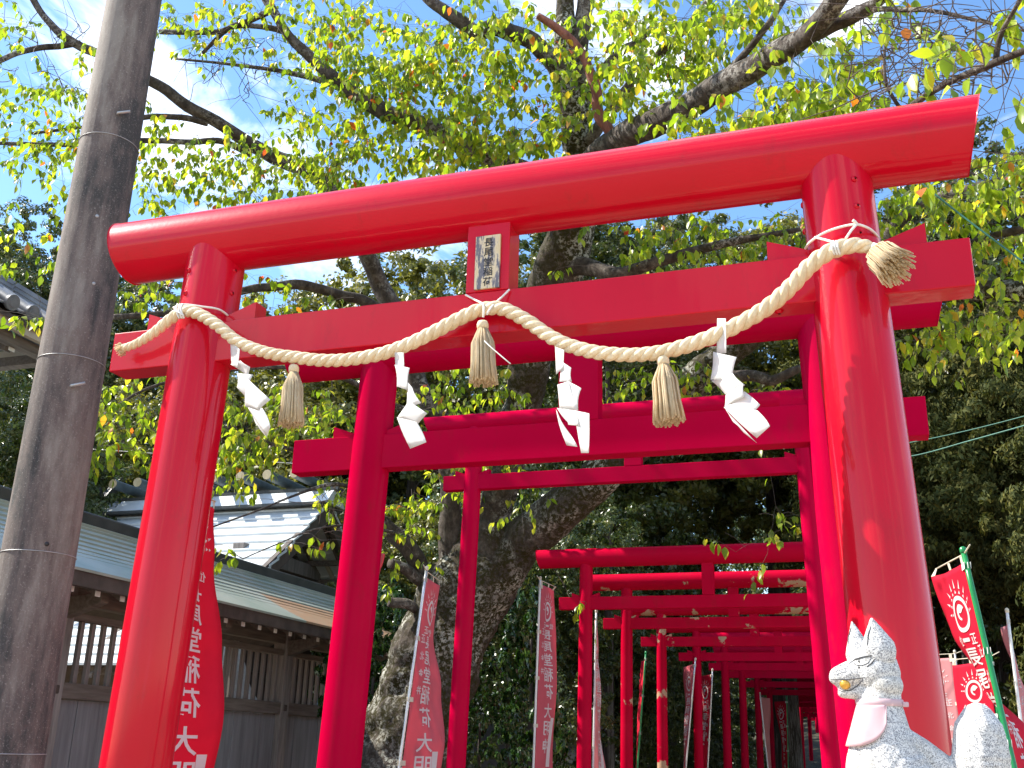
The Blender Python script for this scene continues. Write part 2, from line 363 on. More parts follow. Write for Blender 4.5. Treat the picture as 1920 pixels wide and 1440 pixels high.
def torii(name, label, Y, kx0, kx1, kz, kr, nx0, nx1, nz0, nz1, ndep, pl, pr, prad, lean, gx0, gx1, m, skew=.03, detail=True, matn=None, group=None):
    """heights are above eye level; pl, pr: pillar axes at nuki height"""
    ya = Y+ndep/2; E_ = EYE
    org = Vector(((pl+pr)/2, ya, 0))
    T = thing(name, org, label, 'torii gate', group)
    def part(nm, mb, smooth=False, bevel=0, mt=None):
        o_ = mb.build(nm, mt or m, T, smooth, bevel, R(40)); return o_
    k = MB(org); cyl_x(k, kx0, kx1, ya, kz+E_, kr, skew); part('top_beam', k, True, .004 if detail else 0)
    nmid = (nz0+nz1)/2
    for px, s in ((pl, -1), (pr, 1)):
        p = MB(org); P = []; rr = []
        for i in range(17):
            z = lerp(0.0, kz+E_-(0.0), i/16)
            P.append((px+s*lean*(nmid+E_-z), ya, z)); rr.append(prad*(1.06-.10*i/16))
        p.tube(P, rr, 40 if detail else 24); part('pillar', p, True)
        # wedges either side of the pillar
        for q in (-1, 1):
            wl = prad*1.05; x0 = px+q*prad*.85; x1 = x0+q*(wl*1.15+.0)
            hN = nz1+E_; hh = prad*.62
            if (q < 0 and x1 < nx0+.02): x1 = nx0+.03
            if (q > 0 and x1 > nx1-.02): x1 = nx1-.03
            w_ = MB(org); th = ndep*.7
            w_.prism([(x0, ya-th/2, hN+.001), (x1, ya-th/2, hN+.001), (x1, ya-th/2, hN+hh), (x0, ya-th/2, hN+hh*.3)][::(1 if q > 0 else -1)], (0, th, 0))
            part('wedge', w_)
        st = MB(org); st.tube([(px+s*lean*(nmid+E_), ya, 0), (px+s*lean*(nmid+E_), ya, .18)], prad*1.25, 24); part('base_collar', st, True)
    n_ = MB(org); n_.box(((nx0+nx1)/2, ya, nmid+E_), (nx1-nx0, ndep, nz1-nz0)); part('tie_beam', n_, False, .004 if detail else 0)
    gd = ndep*1.02; gm = MB(org); zt = kz-kr*.6; gm.box(((gx0+gx1)/2, ya, (nz1+.0015+zt)/2+E_), (gx1-gx0, gd, zt-nz1)); part('centre_strut', gm, False, .003 if detail else 0)
    return T, org, ya
# front, freshly painted gate
T1, o1, y1 = torii('torii_gate', 'largest glossy red gate in front, hung with the straw rope', 3.30, -2.905, .452, 1.959, .133, -2.859, .393, 1.400, 1.567, .11,
                   -2.464, .016, .122, .033, float(ray(875, 500)[0])*3.3, float(ray(954.5, 500)[0])*3.3, M_RED1, skew=.028)
def bolt(T, org, p, n_, r, m):
    b = MB(org); p = Vector(p); n_ = Vector(n_).normalized(); u = n_.orthogonal().normalized(); v = n_.cross(u); rings = []
    for (rr, hh) in ((1, 0), (1, .25), (.8, .55), (.4, .72)):
        rings.append([b.vert(p+u*(r*rr*math.cos(a*math.pi/5))+v*(r*rr*math.sin(a*math.pi/5))+n_*(r*hh)) for a in range(10)])
    for i in range(3):
        for a in range(10): b.f.append([rings[i][a], rings[i][(a+1) % 10], rings[i+1][(a+1) % 10], rings[i+1][a]])
    b.f.append(rings[3][::-1]); return b.build('bolt', m, T, True)
def pillar_bolt(T, org, px, ya, prad, ang, z, r=.011, m=M_RED1):
    d = Vector((math.sin(ang), -math.cos(ang), 0)); bolt(T, org, Vector((px, ya, z+EYE))+d*(prad-.002), d, r, m)
for z in (1.80, 1.70, 1.60): pillar_bolt(T1, o1, .008, y1, .119, R(28), z); pillar_bolt(T1, o1, .008, y1, .119, R(-88), z-.02)
for z in (1.80, 1.70): pillar_bolt(T1, o1, -2.456, y1, .119, R(78), z); pillar_bolt(T1, o1, -2.456, y1, .119, R(-20), z-.02)
for x in (-.30, -.21): bolt(T1, o1, (x, y1+.0, 1.400+EYE+.001), (0, 0, -1), .016, M_RED1)

# name plate on the centre strut
pc = [at(893, 445, 3.293), at(939, 439.5, 3.293), at(936.5, 539, 3.293), at(889.5, 543.5, 3.293)]
plx0 = (pc[0].x+pc[3].x)/2; plx1 = (pc[1].x+pc[2].x)/2; plz1 = (pc[0].z+pc[1].z)/2; plz0 = (pc[2].z+pc[3].z)/2
pm = MB(o1); pm.box(((plx0+plx1)/2, 3.2935, (plz0+plz1)/2), (plx1-plx0, .010, plz1-plz0)); PL = pm.build('name_plate', M_PLATE, T1, bevel=.001)

def text_mesh(s, size=1.0):
    c = bpy.data.curves.new('txt', 'FONT'); c.body = s; c.align_x = 'CENTER'; c.align_y = 'CENTER'; c.size = size; c.resolution_u = 3
    c.offset = .014
    o_ = bpy.data.objects.new('txt', c); COL.objects.link(o_)
    dg = bpy.context.evaluated_depsgraph_get(); dg.update()
    me_ = bpy.data.meshes.new_from_object(o_.evaluated_get(dg)); bpy.data.objects.remove(o_)
    bm_ = bmesh.new(); bm_.from_mesh(me_); bmesh.ops.triangulate(bm_, faces=bm_.faces[:])
    for _ in range(3):
        le = [e for e in bm_.edges if e.calc_length() > .16]
        if not le: break
        bmesh.ops.subdivide_edges(bm_, edges=le, cuts=1); bmesh.ops.triangulate(bm_, faces=bm_.faces[:])
    bm_.to_mesh(me_); bm_.free()
    vs = [v.co.copy() for v in me_.vertices]; fs = [list(p.vertices) for p in me_.polygons]
    x0 = min(v.x for v in vs); x1 = max(v.x for v in vs); y0 = min(v.y for v in vs); y1_ = max(v.y for v in vs)
    vs = [Vector(((v.x-(x0+x1)/2), (v.y-(y0+y1_)/2), 0)) for v in vs]
    bpy.data.meshes.remove(me_); return vs, fs, (x1-x0, y1_-y0)
GL = {}
def glyph(ch):
    if ch not in GL: GL[ch] = text_mesh(ch)
    return GL[ch]
for i, ch in enumerate('長尾堂稲荷'):
    vs, fs, (gw, gh) = glyph(ch); hgt = (plz1-plz0)
    cz = plz1-hgt*(.135+.185*i); sc = hgt*.16; tm = MB(o1)
    for v in vs: tm.vert(((plx0+plx1)/2+.004+v.x/gw*sc*1.05, 3.2872, cz+v.y/gh*sc))
    tm.f = [f for f in fs]; tm.build('plate_lettering', M_DARK, T1)

T2, o2, y2 = torii('torii_gate', 'second red gate with scuffed beams, just behind the rope', 4.98, -3.06, .44, 2.064, .114, -2.975, .319, 1.398, 1.586, .10,
                   -2.52, -.115, .108, .034, float(ray(1047, 725)[0])*4.98, float(ray(1121, 725)[0])*4.98, M_RED2)
_e = math.atan2(float(ray(1043, 764)[2]), 1.0)-math.asin(.072/(7.035/math.cos(.3))); T3Z = 7.035*math.tan(_e)
T3, o3, y3 = torii('torii_gate', 'thin third red gate whose left pillar crosses the cherry trunk', 7.0, -3.06, .10, T3Z, .072, -2.905, -.12, 1.763, 1.872, .07,
                   -2.685, -.33, .064, .022, float(ray(1170, 865)[0])*7.0, float(ray(1202, 865)[0])*7.0, M_RED2)
far = [(9.40, -1.34, M_RED3, 'fourth red gate with wedges, foremost of the tunnel row'), (11.02, -1.32, M_RED4, 'fifth red gate, second in the tunnel row, one pale peeled patch at its left end'),
       (12.96, -1.32, M_RED4, 'sixth red gate with badly peeling left pillar'), (15.1, -1.23, M_RED3, 'seventh red gate, just behind the peeling one'),
       (16.9, -1.08, M_RED3, 'eighth red gate in the tunnel, deep in tree shade'), (18.6, -1.02, M_RED3, 'ninth red gate in the tunnel, half hidden by banners'),
       (21.3, -1.05, M_RED3, None), (24.0, -1.08, M_RED3, None), (26.7, -1.08, M_RED3, None), (30.0, -1.08, M_RED3, None), (33.6, -1.08, M_RED3, None), (37.6, -1.08, M_RED3, None), (42, -1.08, M_RED3, None)]
for i, (Y, cx, m, lab) in enumerate(far):
    torii('torii_gate', lab or 'dim far red gate deep inside the dark gate tunnel', Y, cx-1.57, cx+1.57, 1.668+.02*math.sin(i*2.1), .086, cx-1.36, cx+1.36, 1.198, 1.309, .07,
          cx-1.114, cx+1.114, .062, .010, cx-.052, cx+.052, m, skew=.02, detail=i < 3, group='red gates forming the far tunnel')
for o_ in list(bpy.data.objects):
    pass

# ------------------------------------------------------------------ concrete pole
pY = 3.9; pX = -.925*pY
P = thing('concrete_pole', (pX, pY, 0), 'tall stained grey concrete pole left of the front gate', 'utility pole')
pm = MB((pX, pY, 0)); zz = [i*.25 for i in range(0, 33)]
pm.tube([(pX, pY, z) for z in zz], [.176-.0105*z*.62 for z in zz], 48); pm.build('pole_shaft', M_POLE, P, True)
def prad(z): return .176-.0105*z*.62
for (x, y) in ((225, 232), (140, 655), (70, 1028), (30, 1415)):
    z = float(ray(x, y)[2])*pY*.955+EYE; b = MB((pX, pY, 0))
    b.tube([(pX+(prad(z)+.0015)*math.cos(a), pY+(prad(z)+.0015)*math.sin(a), z) for a in [2*math.pi*k/48 for k in range(49)]], .0022, 5, False)
    b.build('wire_band', M_METAL, P, True)
for (x, y) in ((265, 186), (190, 708)):
    z = float(ray(x, y)[2])*pY*.955+EYE; b = MB((pX, pY, 0)); a = R(-42)
    d = Vector((math.cos(a), math.sin(a), 0)); c = Vector((pX, pY, z))+d*(prad(z)-.01)
    b.tube([c, c+d*.02+Vector((0, 0, .0)), c+d*.021+Vector((.05, .03, .02))], [.008, .008, .007], 10); b.build('step_bolt', M_METAL, P, True)
for (x, y, r) in ((145, 397, .009), (115, 1012, .010), (168, 515, .008)):
    z = float(ray(x, y)[2])*pY*.955+EYE; a = math.atan2(-pY, -pX)+R((x-(145 if y < 600 else 100))*.6)
    d = Vector((math.cos(a), math.sin(a), 0)); c = Vector((pX, pY, z))+d*prad(z); b = MB((pX, pY, 0))
    b.tube([c-d*.004, c+d*.002], r, 12); b.build('plug', M_METAL if y < 600 else M_DARK, P, True)

# ------------------------------------------------------------------ straw rope
RP = [(225,655,3.245,15),(255,645,3.24,16),(290,623,3.23,19),(318,600,3.215,21),(345,584,3.205,22),(375,590,3.20,23),(410,612,3.195,23),(445,640,3.20,23),(495,660,3.20,23),(560,671,3.205,24),(625,676,3.21,24),
      (700,667,3.22,25),(760,648,3.23,25),(815,622,3.24,26),(865,596,3.25,26),(905,580,3.255,26),(945,580,3.25,26),(990,603,3.245,27),(1035,633,3.235,27),(1080,652,3.225,27),(1135,663,3.215,27),
      (1200,665,3.21,27),(1260,656,3.20,28),(1325,635,3.20,29),(1385,608,3.195,30),(1440,575,3.19,31),(1482,538,3.185,31),(1512,505,3.18,31),(1542,480,3.175,31),(1575,465,3.17,31),(1610,460,3.175,28),(1640,468,3.19,22)]
ctr = spline([at(x, y, Y) for x, y, Y, _ in RP], 24); rads = []
for i in range(len(RP)-1):
    a = pxr(RP[i][3], RP[i][2], RP[i][0], RP[i][1])/2; b = pxr(RP[i+1][3], RP[i+1][2], RP[i+1][0], RP[i+1][1])/2
    rads += [lerp(a, b, k/24) for k in range(24)]
rads.append(b)
ROPE = thing('straw_rope', at(905, 580, 3.25), 'thick twisted straw rope draped across the front gate', 'rope'); ro = ROPE.location
# twisted strands
fr = []; u = Vector((0, 1, 0)); L = 0; ls = [0]
for i in range(len(ctr)):
    t = (ctr[min(i+1, len(ctr)-1)]-ctr[max(i-1, 0)]).normalized(); u = (u-t*u.dot(t)).normalized(); fr.append((u.copy(), t.cross(u)))
    if i: L += (ctr[i]-ctr[i-1]).length/((rads[i])*2*2.35); ls.append(L)
for k in range(3):
    pts = []; rr = []
    for i in range(0, len(ctr)):
        a = -2*math.pi*(ls[i]/1.0)*1.0+k*2*math.pi/3; pts.append(ctr[i]+(fr[i][0]*math.cos(a)+fr[i][1]*math.sin(a))*rads[i]*.47); rr.append(rads[i]*.575)
    mb = MB(ro); mb.tube(pts, rr, 24, True, mod=lambda i, an: 1+.035*math.cos(7*an+i*.22)); mb.build('rope_strand', M_ROPE, ROPE, True)
def strands(name, parent, org, neck, dirs, length, n, spread, r0, mat_, rneck, seed, curve=0):
    rr = random.Random(seed); ax = Vector(dirs).normalized(); u = ax.orthogonal().normalized(); v = ax.cross(u); mb = MB(org)
    for i in range(n):
        a = rr.uniform(0, 2*math.pi); q = math.sqrt(rr.random()); L_ = length*rr.uniform(.95, 1.04)
        d = (u*math.cos(a)+v*math.sin(a)); p0 = neck+d*rneck*q; p3 = neck+ax*L_+d*spread*q
        p1 = p0+ax*L_*.3+d*spread*q*.50; p2 = p0.lerp(p3, .66)+d*spread*.08*q
        mb.tube([p0, p1, p2, p3], [r0, r0*1.1, r0, r0*.9], 4, True)
    return mb.build(name, mat_, parent, True)
ne = at(1640, 470, 3.18)
rb = MB(ro); q0 = at(1632, 468, 3.182); q1 = at(1648, 473, 3.185); rb.tube([q0, q1], .024, 16); rb.build('rope_binding', M_CORD, ROPE, True)
strands('rope_end_brush', ROPE, ro, at(1640, 471, 3.18), at(1690, 510, 3.10)-at(1640, 471, 3.18), .135, 260, .064, .0021, M_STRAW, .020, 5)
e0 = at(232, 652, 3.245); strands('rope_end_fray', ROPE, ro, e0, at(217, 659, 3.24)-e0, .028, 60, .028, .0017, M_STRAW, .015, 6)
def cord(pts, r=.0042, name='tie_cord', sm=8):
    mb = MB(ro); mb.tube(spline(pts, sm), r, 8, True); mb.build(name, M_CORD, ROPE, True)
def around(px, py_, rad, z0, a0, a1, dz, n=24):
    return [Vector((px+rad*math.sin(lerp(a0, a1, i/n)), py_-rad*math.cos(lerp(a0, a1, i/n)), z0+EYE+dz*math.sin(math.pi*i/n))) for i in range(n+1)]
zr = at(1604, 425, 3.22).z-EYE
cord([at(1510, 466, 3.30), at(1520, 453, 3.24), at(1545, 437, 3.215), at(1575, 426, 3.205), at(1606, 421, 3.21), at(1632, 430, 3.25), at(1647, 446, 3.32), at(1648, 456, 3.40)])
cord([at(1606, 421, 3.207), at(1597, 431, 3.19), at(1586, 447, 3.175)], sm=4)
cord([at(1528, 445, 3.215), at(1548, 450, 3.19), at(1566, 455, 3.15)], sm=4)
cord([at(1606, 419, 3.207), at(1603, 416, 3.20), at(1599, 413, 3.195)], .005, sm=3)
for xx in (1563, 1568, 1573): cord([at(xx, 452, 3.165), at(xx-3, 462, 3.14), at(xx+2, 478, 3.155)], .0036, sm=4)
cord([at(325, 577, 3.215), at(345, 571, 3.205), at(380, 575, 3.225), at(410, 580, 3.26), at(428, 592, 3.32)])
for dx in (0, 5, 9): cord([at(333+dx, 570, 3.20), at(330+dx, 580, 3.18), at(336+dx, 597, 3.185)], .0036, sm=4)
cord([at(327, 577, 3.21), at(334, 585, 3.17), at(345, 592, 3.175)], .0036, sm=4)
cord([at(873, 553, 3.292), at(890, 562, 3.27), at(905, 570, 3.235), at(907, 582, 3.215), at(906, 595, 3.22)], .0038)
cord([at(955, 543, 3.292), at(940, 558, 3.27), at(926, 571, 3.235), at(917, 582, 3.215), at(913, 590, 3.22)], .0038)

def tassel(x0, y0, x1, y1_, Y, wpx, label, seed, neckpx):
    a = at(x0, y0, Y); b = at(x1, y1_, Y); L_ = (b-a).length; sp = pxr(wpx, Y, x1, y1_)/2; nr = pxr(neckpx, Y, x0, y0)/2
    T = thing('straw_tassel', a, label, 'tassel', 'straw tassels hanging from the rope'); ax = (b-a).normalized()
    mb = MB(a); mb.tube([a-ax*.010, a, a+ax*.012, a+ax*.022], [nr*1.05, nr*1.3, nr*1.3, nr*1.0], 16); mb.build('binding', M_ROPE, T, True)
    strands('straw_skirt', T, a, a+ax*.015, ax, L_-.015, 230, sp, .0036, M_STRAW, nr*.9, seed); return T
tassel(905, 608, 907, 716, 3.235, 54, 'centre straw tassel below the name plate', 11, 17)
ts = MB(ROPE.location)
tassel(551, 690, 546, 795, 3.205, 50, 'straw tassel on the rope nearest the left pillar', 12, 15)
tassel(1243, 675, 1256, 790, 3.20, 62, 'straw tassel on the rope nearest the right pillar', 13, 18)
cord([at(908, 639, 3.20), at(925, 655, 3.185), at(957, 682, 3.18)], .0022, 'loose_straw', 3)

# paper streamers
def shide(segs, Y, label):
    c0 = at(segs[0][0][0][0], segs[0][0][0][1], Y); T = thing('paper_streamer', c0, label, 'paper streamer', 'white zigzag papers hanging from the rope')
    for k, (poly, dys) in enumerate(segs_d(segs)):
        mb = MB(c0); n = 5; A, B, C_, D = [at(p[0], p[1], Y+dys[j]-max(-25, p[0]-segs[0][0][0][0]-8)*.0017*(.9 if k != 1 else .5)) for j, p in enumerate(poly)]; G = []
        nn = (B-A).cross(D-A).normalized()
        for j in range(n+1):
            row = []
            for i in range(n+1):
                s_, t_ = i/n, j/n; p = A.lerp(B, s_).lerp(D.lerp(C_, s_), t_)
                row.append(mb.vert(p+nn*(.006*math.sin(math.pi*s_+k)*math.sin(math.pi*t_)-.002*k)))
            G.append(row)
        for j in range(n):
            for i in range(n): mb.f.append([G[j][i], G[j][i+1], G[j+1][i+1], G[j+1][i]])
        o_ = mb.build('paper_fold', M_PAPER, T, True)
        md = o_.modifiers.new('thick', 'SOLIDIFY'); md.thickness = .0008
def segs_d(segs): return segs
Dy = (.0, .0, .0, .0)
shide([([(432,640),(450,655),(446,690),(434,682)], (0, 0, -.01, 0)), ([(433,683),(452,676),(470,688),(466,706)], (0, -.01, -.01, 0)) , ([(446,700),(476,703),(463,745),(446,727)], (-.01, .01, .01, -.01)),
       ([(462,706),(510,750),(487,770),(462,762)], (0, -.02, -.02, .0)), ([(468,762),(496,765),(511,800),(505,818)], (.0, -.02, -.02, .0)), ([(470,762),(480,790),(503,818),(488,800)], (.01, 0, 0, .01))], 3.19,
      'crumpled white paper streamer nearest the left pillar')
shide([([(740,661),(757,661),(758,688),(742,688)], (0, 0, 0, 0)), ([(741,684),(769,690),(766,732),(745,725)], (0, -.01, -.01, 0)), ([(762,712),(775,727),(792,756),(764,765)], (.01, -.01, -.01, .01)),
       ([(749,781),(770,752),(804,775),(786,795)], (0, -.02, -.02, 0)), ([(748,783),(785,792),(803,830),(773,842)], (0, .0, .01, 0))], 3.20,
      'white paper streamer hanging between the left and centre tassels')
shide([([(1041,650),(1058,656),(1056,690),(1043,702)], (0, 0, 0, 0)), ([(1050,675),(1072,690),(1073,716),(1050,716)], (0, -.01, -.01, 0)), ([(1062,712),(1092,728),(1086,768),(1066,745)], (.01, -.01, -.01, .01)),
       ([(1048,722),(1068,716),(1087,770),(1052,767)], (0, 0, -.01, 0)), ([(1048,766),(1072,770),(1080,795),(1070,795)], (0, 0, .01, 0)), ([(1048,768),(1062,800),(1088,838),(1068,835)], (0, 0, .01, .01)),
       ([(1083,770),(1111,776),(1110,850),(1096,850)], (-.01, -.02, -.02, 0)), ([(1062,768),(1090,772),(1092,800),(1072,798)], (0, 0, -.01, 0))], 3.19,
      'looped white paper streamer just right of the centre tassel')
shide([([(1345,597),(1361,597),(1362,662),(1344,662)], (-.012, -.012, .01, .01)), ([(1338,660),(1382,670),(1374,712),(1333,712)], (0, -.01, -.01, 0)), ([(1336,714),(1376,700),(1399,722),(1366,745)], (.01, -.01, -.01, .01)),
       ([(1364,742),(1396,720),(1398,745),(1362,765)], (0, -.02, -.02, 0)), ([(1363,762),(1400,735),(1429,760),(1400,795)], (0, .0, .01, 0)), ([(1362,764),(1425,770),(1449,800),(1424,822)], (.0, -.01, -.01, .0)), ([(1362,762),(1375,785),(1420,824),(1395,805)], (.01, 0, 0, .01))], 3.18,
      'largest white paper streamer, near the right pillar')

# ------------------------------------------------------------------ banners
def banner(x0, y0, x1, y1_, Y, Yb, pole_m, cloth_m, angs, label, text=True, mirror=True, L_=1.8, W=.45, pr_=.011, top_gap=.06, box=True, bow=None, cross=True, poleH=None, seed=1):
    top = at(x0, y0, Y); bot = at(x1, y1_, Yb); ax = (bot-top).normalized(); k = -top.z/ax.z
    base = top+ax*k; T = thing('nobori_banner', base, label, 'banner', 'shrine banners on poles')
    mb = MB(base); npt = 12; mb.tube([top.lerp(base, i/npt) for i in range(npt+1)], pr_, 12); mb.build('banner_pole', pole_m, T, True)
    kb = MB(base); kb.tube([top-ax*.02, top-ax*.012, top+ax*.012, top+ax*.016], [pr_*.5, pr_*1.3, pr_*1.3, pr_], 10); kb.build('pole_cap', M_LOOP if pole_m != M_GREEN else M_GREEN, T, True)
    rr = random.Random(seed); ph = rr.uniform(0, 6)
    def ang(v):
        for i in range(len(angs)-1):
            if v <= angs[i+1][0]:
                t = (v-angs[i][0])/(angs[i+1][0]-angs[i][0]); t = t*t*(3-2*t); return R(lerp(angs[i][1], angs[i+1][1], t))
        return R(angs[-1][1])
    gap = pr_+.022
    def surf(u, v, off=0):
        a = ang(v); p = top+ax*(top_gap+v*L_); rip = .022*math.sin(u*5+v*7+ph)*u+.012*math.sin(u*11-v*4+ph)*u
        p = p+Vector((math.cos(a), math.sin(a), 0))*(gap+u*W)+Vector((-math.sin(a), math.cos(a), 0))*(rip+off)
        p.z -= .01*u*math.sin(3*v+ph); return p
    nu, nv = 12, 60; mb = MB(base); G = [[mb.vert(surf(i/nu, j/nv)) for i in range(nu+1)] for j in range(nv+1)]
    for j in range(nv):
        for i in range(nu): mb.f.append([G[j][i], G[j][i+1], G[j+1][i+1], G[j+1][i]])
    cl = mb.build('banner_cloth', cloth_m, T, True); md = cl.modifiers.new('thick', 'SOLIDIFY'); md.thickness = .0012
    if cross:
        a = ang(0); d = Vector((math.cos(a), math.sin(a), 0)); mb = MB(base); c0 = top+ax*.02
        mb.tube([c0-d*.10+Vector((0, 0, .03)), c0, c0+d*(gap+W)], .004, 6); mb.build('cross_bar', M_LOOP, T, True)
        for u in (.04, .5, .96):
            mb = MB(base); a_ = surf(u-.035, 0); b_ = surf(u+.035, 0); up = c0+d*(gap+u*W)
            mb.prism([a_, b_, up+d*.016, up-d*.016], Vector((-math.sin(a), math.cos(a), 0))*.002); mb.build('hanging_loop', M_LOOP, T)
    for kx in range(5):
        v = .012+kx*.244; a = ang(min(v, 1)); d = Vector((math.cos(a), math.sin(a), 0)); c = top+ax*(top_gap+v*L_); mb = MB(base)
        if v > 1: continue
        nrm = Vector((-math.sin(a), math.cos(a), 0)); e = surf(.07, v)
        mb.tube([c-d*(pr_+.002)-Vector((0, 0, .016)), c-d*(pr_+.002)+Vector((0, 0, .016))], .002, 4)
        for s_ in (-1, 1):
            q = c+nrm*s_*(pr_+.0015); e2 = e+nrm*s_*.003
            mb.prism([q-d*pr_-Vector((0, 0, .017)), e2-Vector((0, 0, .017)), e2+Vector((0, 0, .017)), q-d*pr_+Vector((0, 0, .017))], nrm*s_*.0012)
        mb.build('side_loop', M_LOOP if pole_m != M_GREEN else M_WHITE, T)
    if not text: return T
    acc = {}
    def dec(pts, faces, name='lettering', m=M_INKW):
        for s_ in (-1, 1):
            mb = acc.setdefault((name, s_), MB(base)); b0 = len(mb.v)
            for (u, v) in pts: mb.vert(surf(u, v, s_*.0038))
            mb.f += [[b0+k for k in f] for f in faces]
    def put_glyph(ch, uc, vc, wu, hv):
        vs, fs, (gw, gh) = glyph(ch); g2 = max(gh, .75 if ch != '一' else .3); g2w = max(gw, .6)
        pts = []
        for v in vs:
            du = v.x/g2w*wu; 
            if mirror: du = -du
            pts.append((uc+du, vc-v.y/g2*hv))
        dec(pts, fs)
    uc = .52 if mirror else .47; su = .22 if mirror else .8
    for i, ch in enumerate('長尾堂稲荷大明神'): put_glyph(ch, uc, (.262, .325, .395, .475, .565, .665, .755, .845)[i], .40, (.052, .056, .066, .076, .078, .076, .074, .074)[i])
    for i, ch in enumerate('正北金井'): put_glyph(ch, su, .25+.07*i, .16, .034)
    for i, ch in enumerate('正一位'): put_glyph(ch, (uc+(i-1)*.2) if mirror else (uc-(i-1)*.2), .212, .17, .03)
    # crest: ring, inner comma and flame rays
    cu, cv, ru = .5, .135, .22; asp = W/L_
    def ringpts(r0, r1, a0, a1, n, ou=0, ov=0):
        pts = []; fs = []
        for i in range(n+1):
            a = lerp(a0, a1, i/n)
            rr0 = r0[0]+(r0[1]-r0[0])*i/n if isinstance(r0, tuple) else r0
            rr1 = r1[0]+(r1[1]-r1[0])*i/n if isinstance(r1, tuple) else r1
            pts += [(cu+ou+rr0*math.cos(a), cv+ov+rr0*math.sin(a)*asp), (cu+ou+rr1*math.cos(a), cv+ov+rr1*math.sin(a)*asp)]
            if i: b = len(pts)-4; fs.append((b, b+1, b+3, b+2))
        return pts, fs
    dec(*ringpts(ru*.76, ru, 0, 2*math.pi, 30), name='crest')
    dec(*ringpts((.02, ru*.30), (.10, ru*.42), -2.6, 1.6, 16, -.01, -.004), name='crest')
    dec(*ringpts(.0, .055, 0, 2*math.pi, 10, 0, -.016), name='crest')
    pts = []; fs = []
    for k_ in range(9):
        a = lerp(-math.pi*.98, -math.pi*.02, k_/8)
        for rr0, rr1, wd in ((ru*1.14, ru*1.32, .09), (ru*1.42, ru*(1.62+.35*math.sin(math.pi*k_/8)), .055)):
            b = len(pts)
            for (r_, aa) in ((rr0, a-wd), (rr0, a+wd), (rr1, a)): pts.append((cu+r_*math.cos(aa), cv+r_*math.sin(aa)*asp))
            fs.append((b, b+1, b+2))
    dec(pts, fs, name='crest')
    if box:
        bu = .80 if mirror else .2; v0, v1 = .70, .95; pts = []; fs = []
        for j in range(9):
            for i in range(2): pts.append((bu-.075+.15*i, lerp(v0, v1, j/8)))
            if j: b = len(pts)-4; fs.append((b, b+1, b+3, b+2))
        dec(pts, fs, 'label_strip')
    for (nm, s_), mb in acc.items(): mb.build(nm, M_INKW, T)
    return T
banner(322, 893, 260, 1400, 4.35, 4.35, M_SILVER, M_FLAG, [(0, 97), (.15, 92), (.4, 82), (.6, 77), (.8, 81), (1, 84)], 'bright red banner with large white characters right behind the front left pillar', pr_=.012, seed=3)
banner(800, 1066, 748, 1440, 7.4, 7.3, M_SILVER, M_FLAGP, [(0, 100), (.2, 98), (.45, 86), (.7, 76), (1, 72)], 'pinkish red banner in front of the cherry trunk', seed=4)
banner(1013, 1084, 1000, 1440, 10.1, 10.1, M_WPOLE, M_FLAGP, [(0, 87), (.3, 86), (.6, 82), (1, 85)], 'straight hanging faded banner left of the fourth gate', seed=5)
banner(1118, 1146, 1112, 1440, 11.3, 11.3, M_WPOLE, M_FLAGPP, [(0, 104), (.2, 102), (.5, 96), (1, 86)], 'narrow edge-on pale pink banner right of the fourth gate pillar', seed=6, cross=False)
banner(1211, 1224, 1195, 1440, 13.4, 13.4, M_GREEN, M_FLAG, [(0, 106), (.3, 106), (.7, 106), (1, 102)], 'furled red banner on a thin green pole among the tunnel gates', seed=7, cross=False, text=False)
banner(1304, 1236, 1286, 1440, 14.6, 14.6, M_SILVER, M_FLAGP, [(0, 118), (.3, 108), (.7, 105), (1, 95)], 'faded banner with its pole on the right, left one behind the peeling gate', seed=8, cross=False)
banner(1336, 1256, 1327, 1440, 15.8, 15.8, M_SILVER, M_FLAG, [(0, 122), (.3, 112), (.7, 120), (1, 108)], 'red and white banner just right of the seventh gate pillar', seed=9, cross=False)
banner(1475, 1308, 1478, 1440, 21.5, 21.5, M_GREEN, M_FLAG, [(0, 120), (.5, 110), (1, 100)], 'dim red banner on a green pole deep in the tunnel', seed=10, cross=False)
banner(1425, 1300, 1440, 1440, 19, 19, M_WPOLE, M_FLAGPP, [(0, 80), (.5, 85), (1, 88)], 'dim whitish banner deep in the tunnel shade', seed=15, cross=False, text=False)
banner(680, 1008, 634, 1440, 8.3, 8.3, M_WPOLE, M_FLAGP, [(0, 93), (.15, 97), (.4, 112), (1, 118)], 'mostly hidden faded banner behind the second gate left pillar', seed=14, cross=False, text=False)
banner(1806, 1032, 1902, 1440, 5.9, 5.75, M_GREEN, M_FLAG, [(0, 104), (.18, 101), (.33, 92), (.48, 74), (.7, 60), (1, 56)], 'twisted red banner on the leaning green pole at right', seed=11, pr_=.014)
banner(1790, 1222, 1812, 1400, 12.2, 12.2, M_SILVER, M_FLAGPP, [(0, 150), (.3, 148), (.6, 140), (1, 130)], 'pale pink sunlit banner beside the right pillar', seed=12)
banner(1858, 1226, 1882, 1440, 10.4, 10.4, M_GREEN, M_FLAG, [(0, 128), (.4, 125), (1, 120)], 'red banner with white ring crest above the fox tail', seed=13)
banner(1888, 1145, 1925, 1440, 8.6, 8.5, M_WPOLE, M_FLAGPP, [(0, 88), (.3, 76), (.6, 66), (1, 60)], 'whitish banner on a white pole at the right edge', seed=16, cross=False)

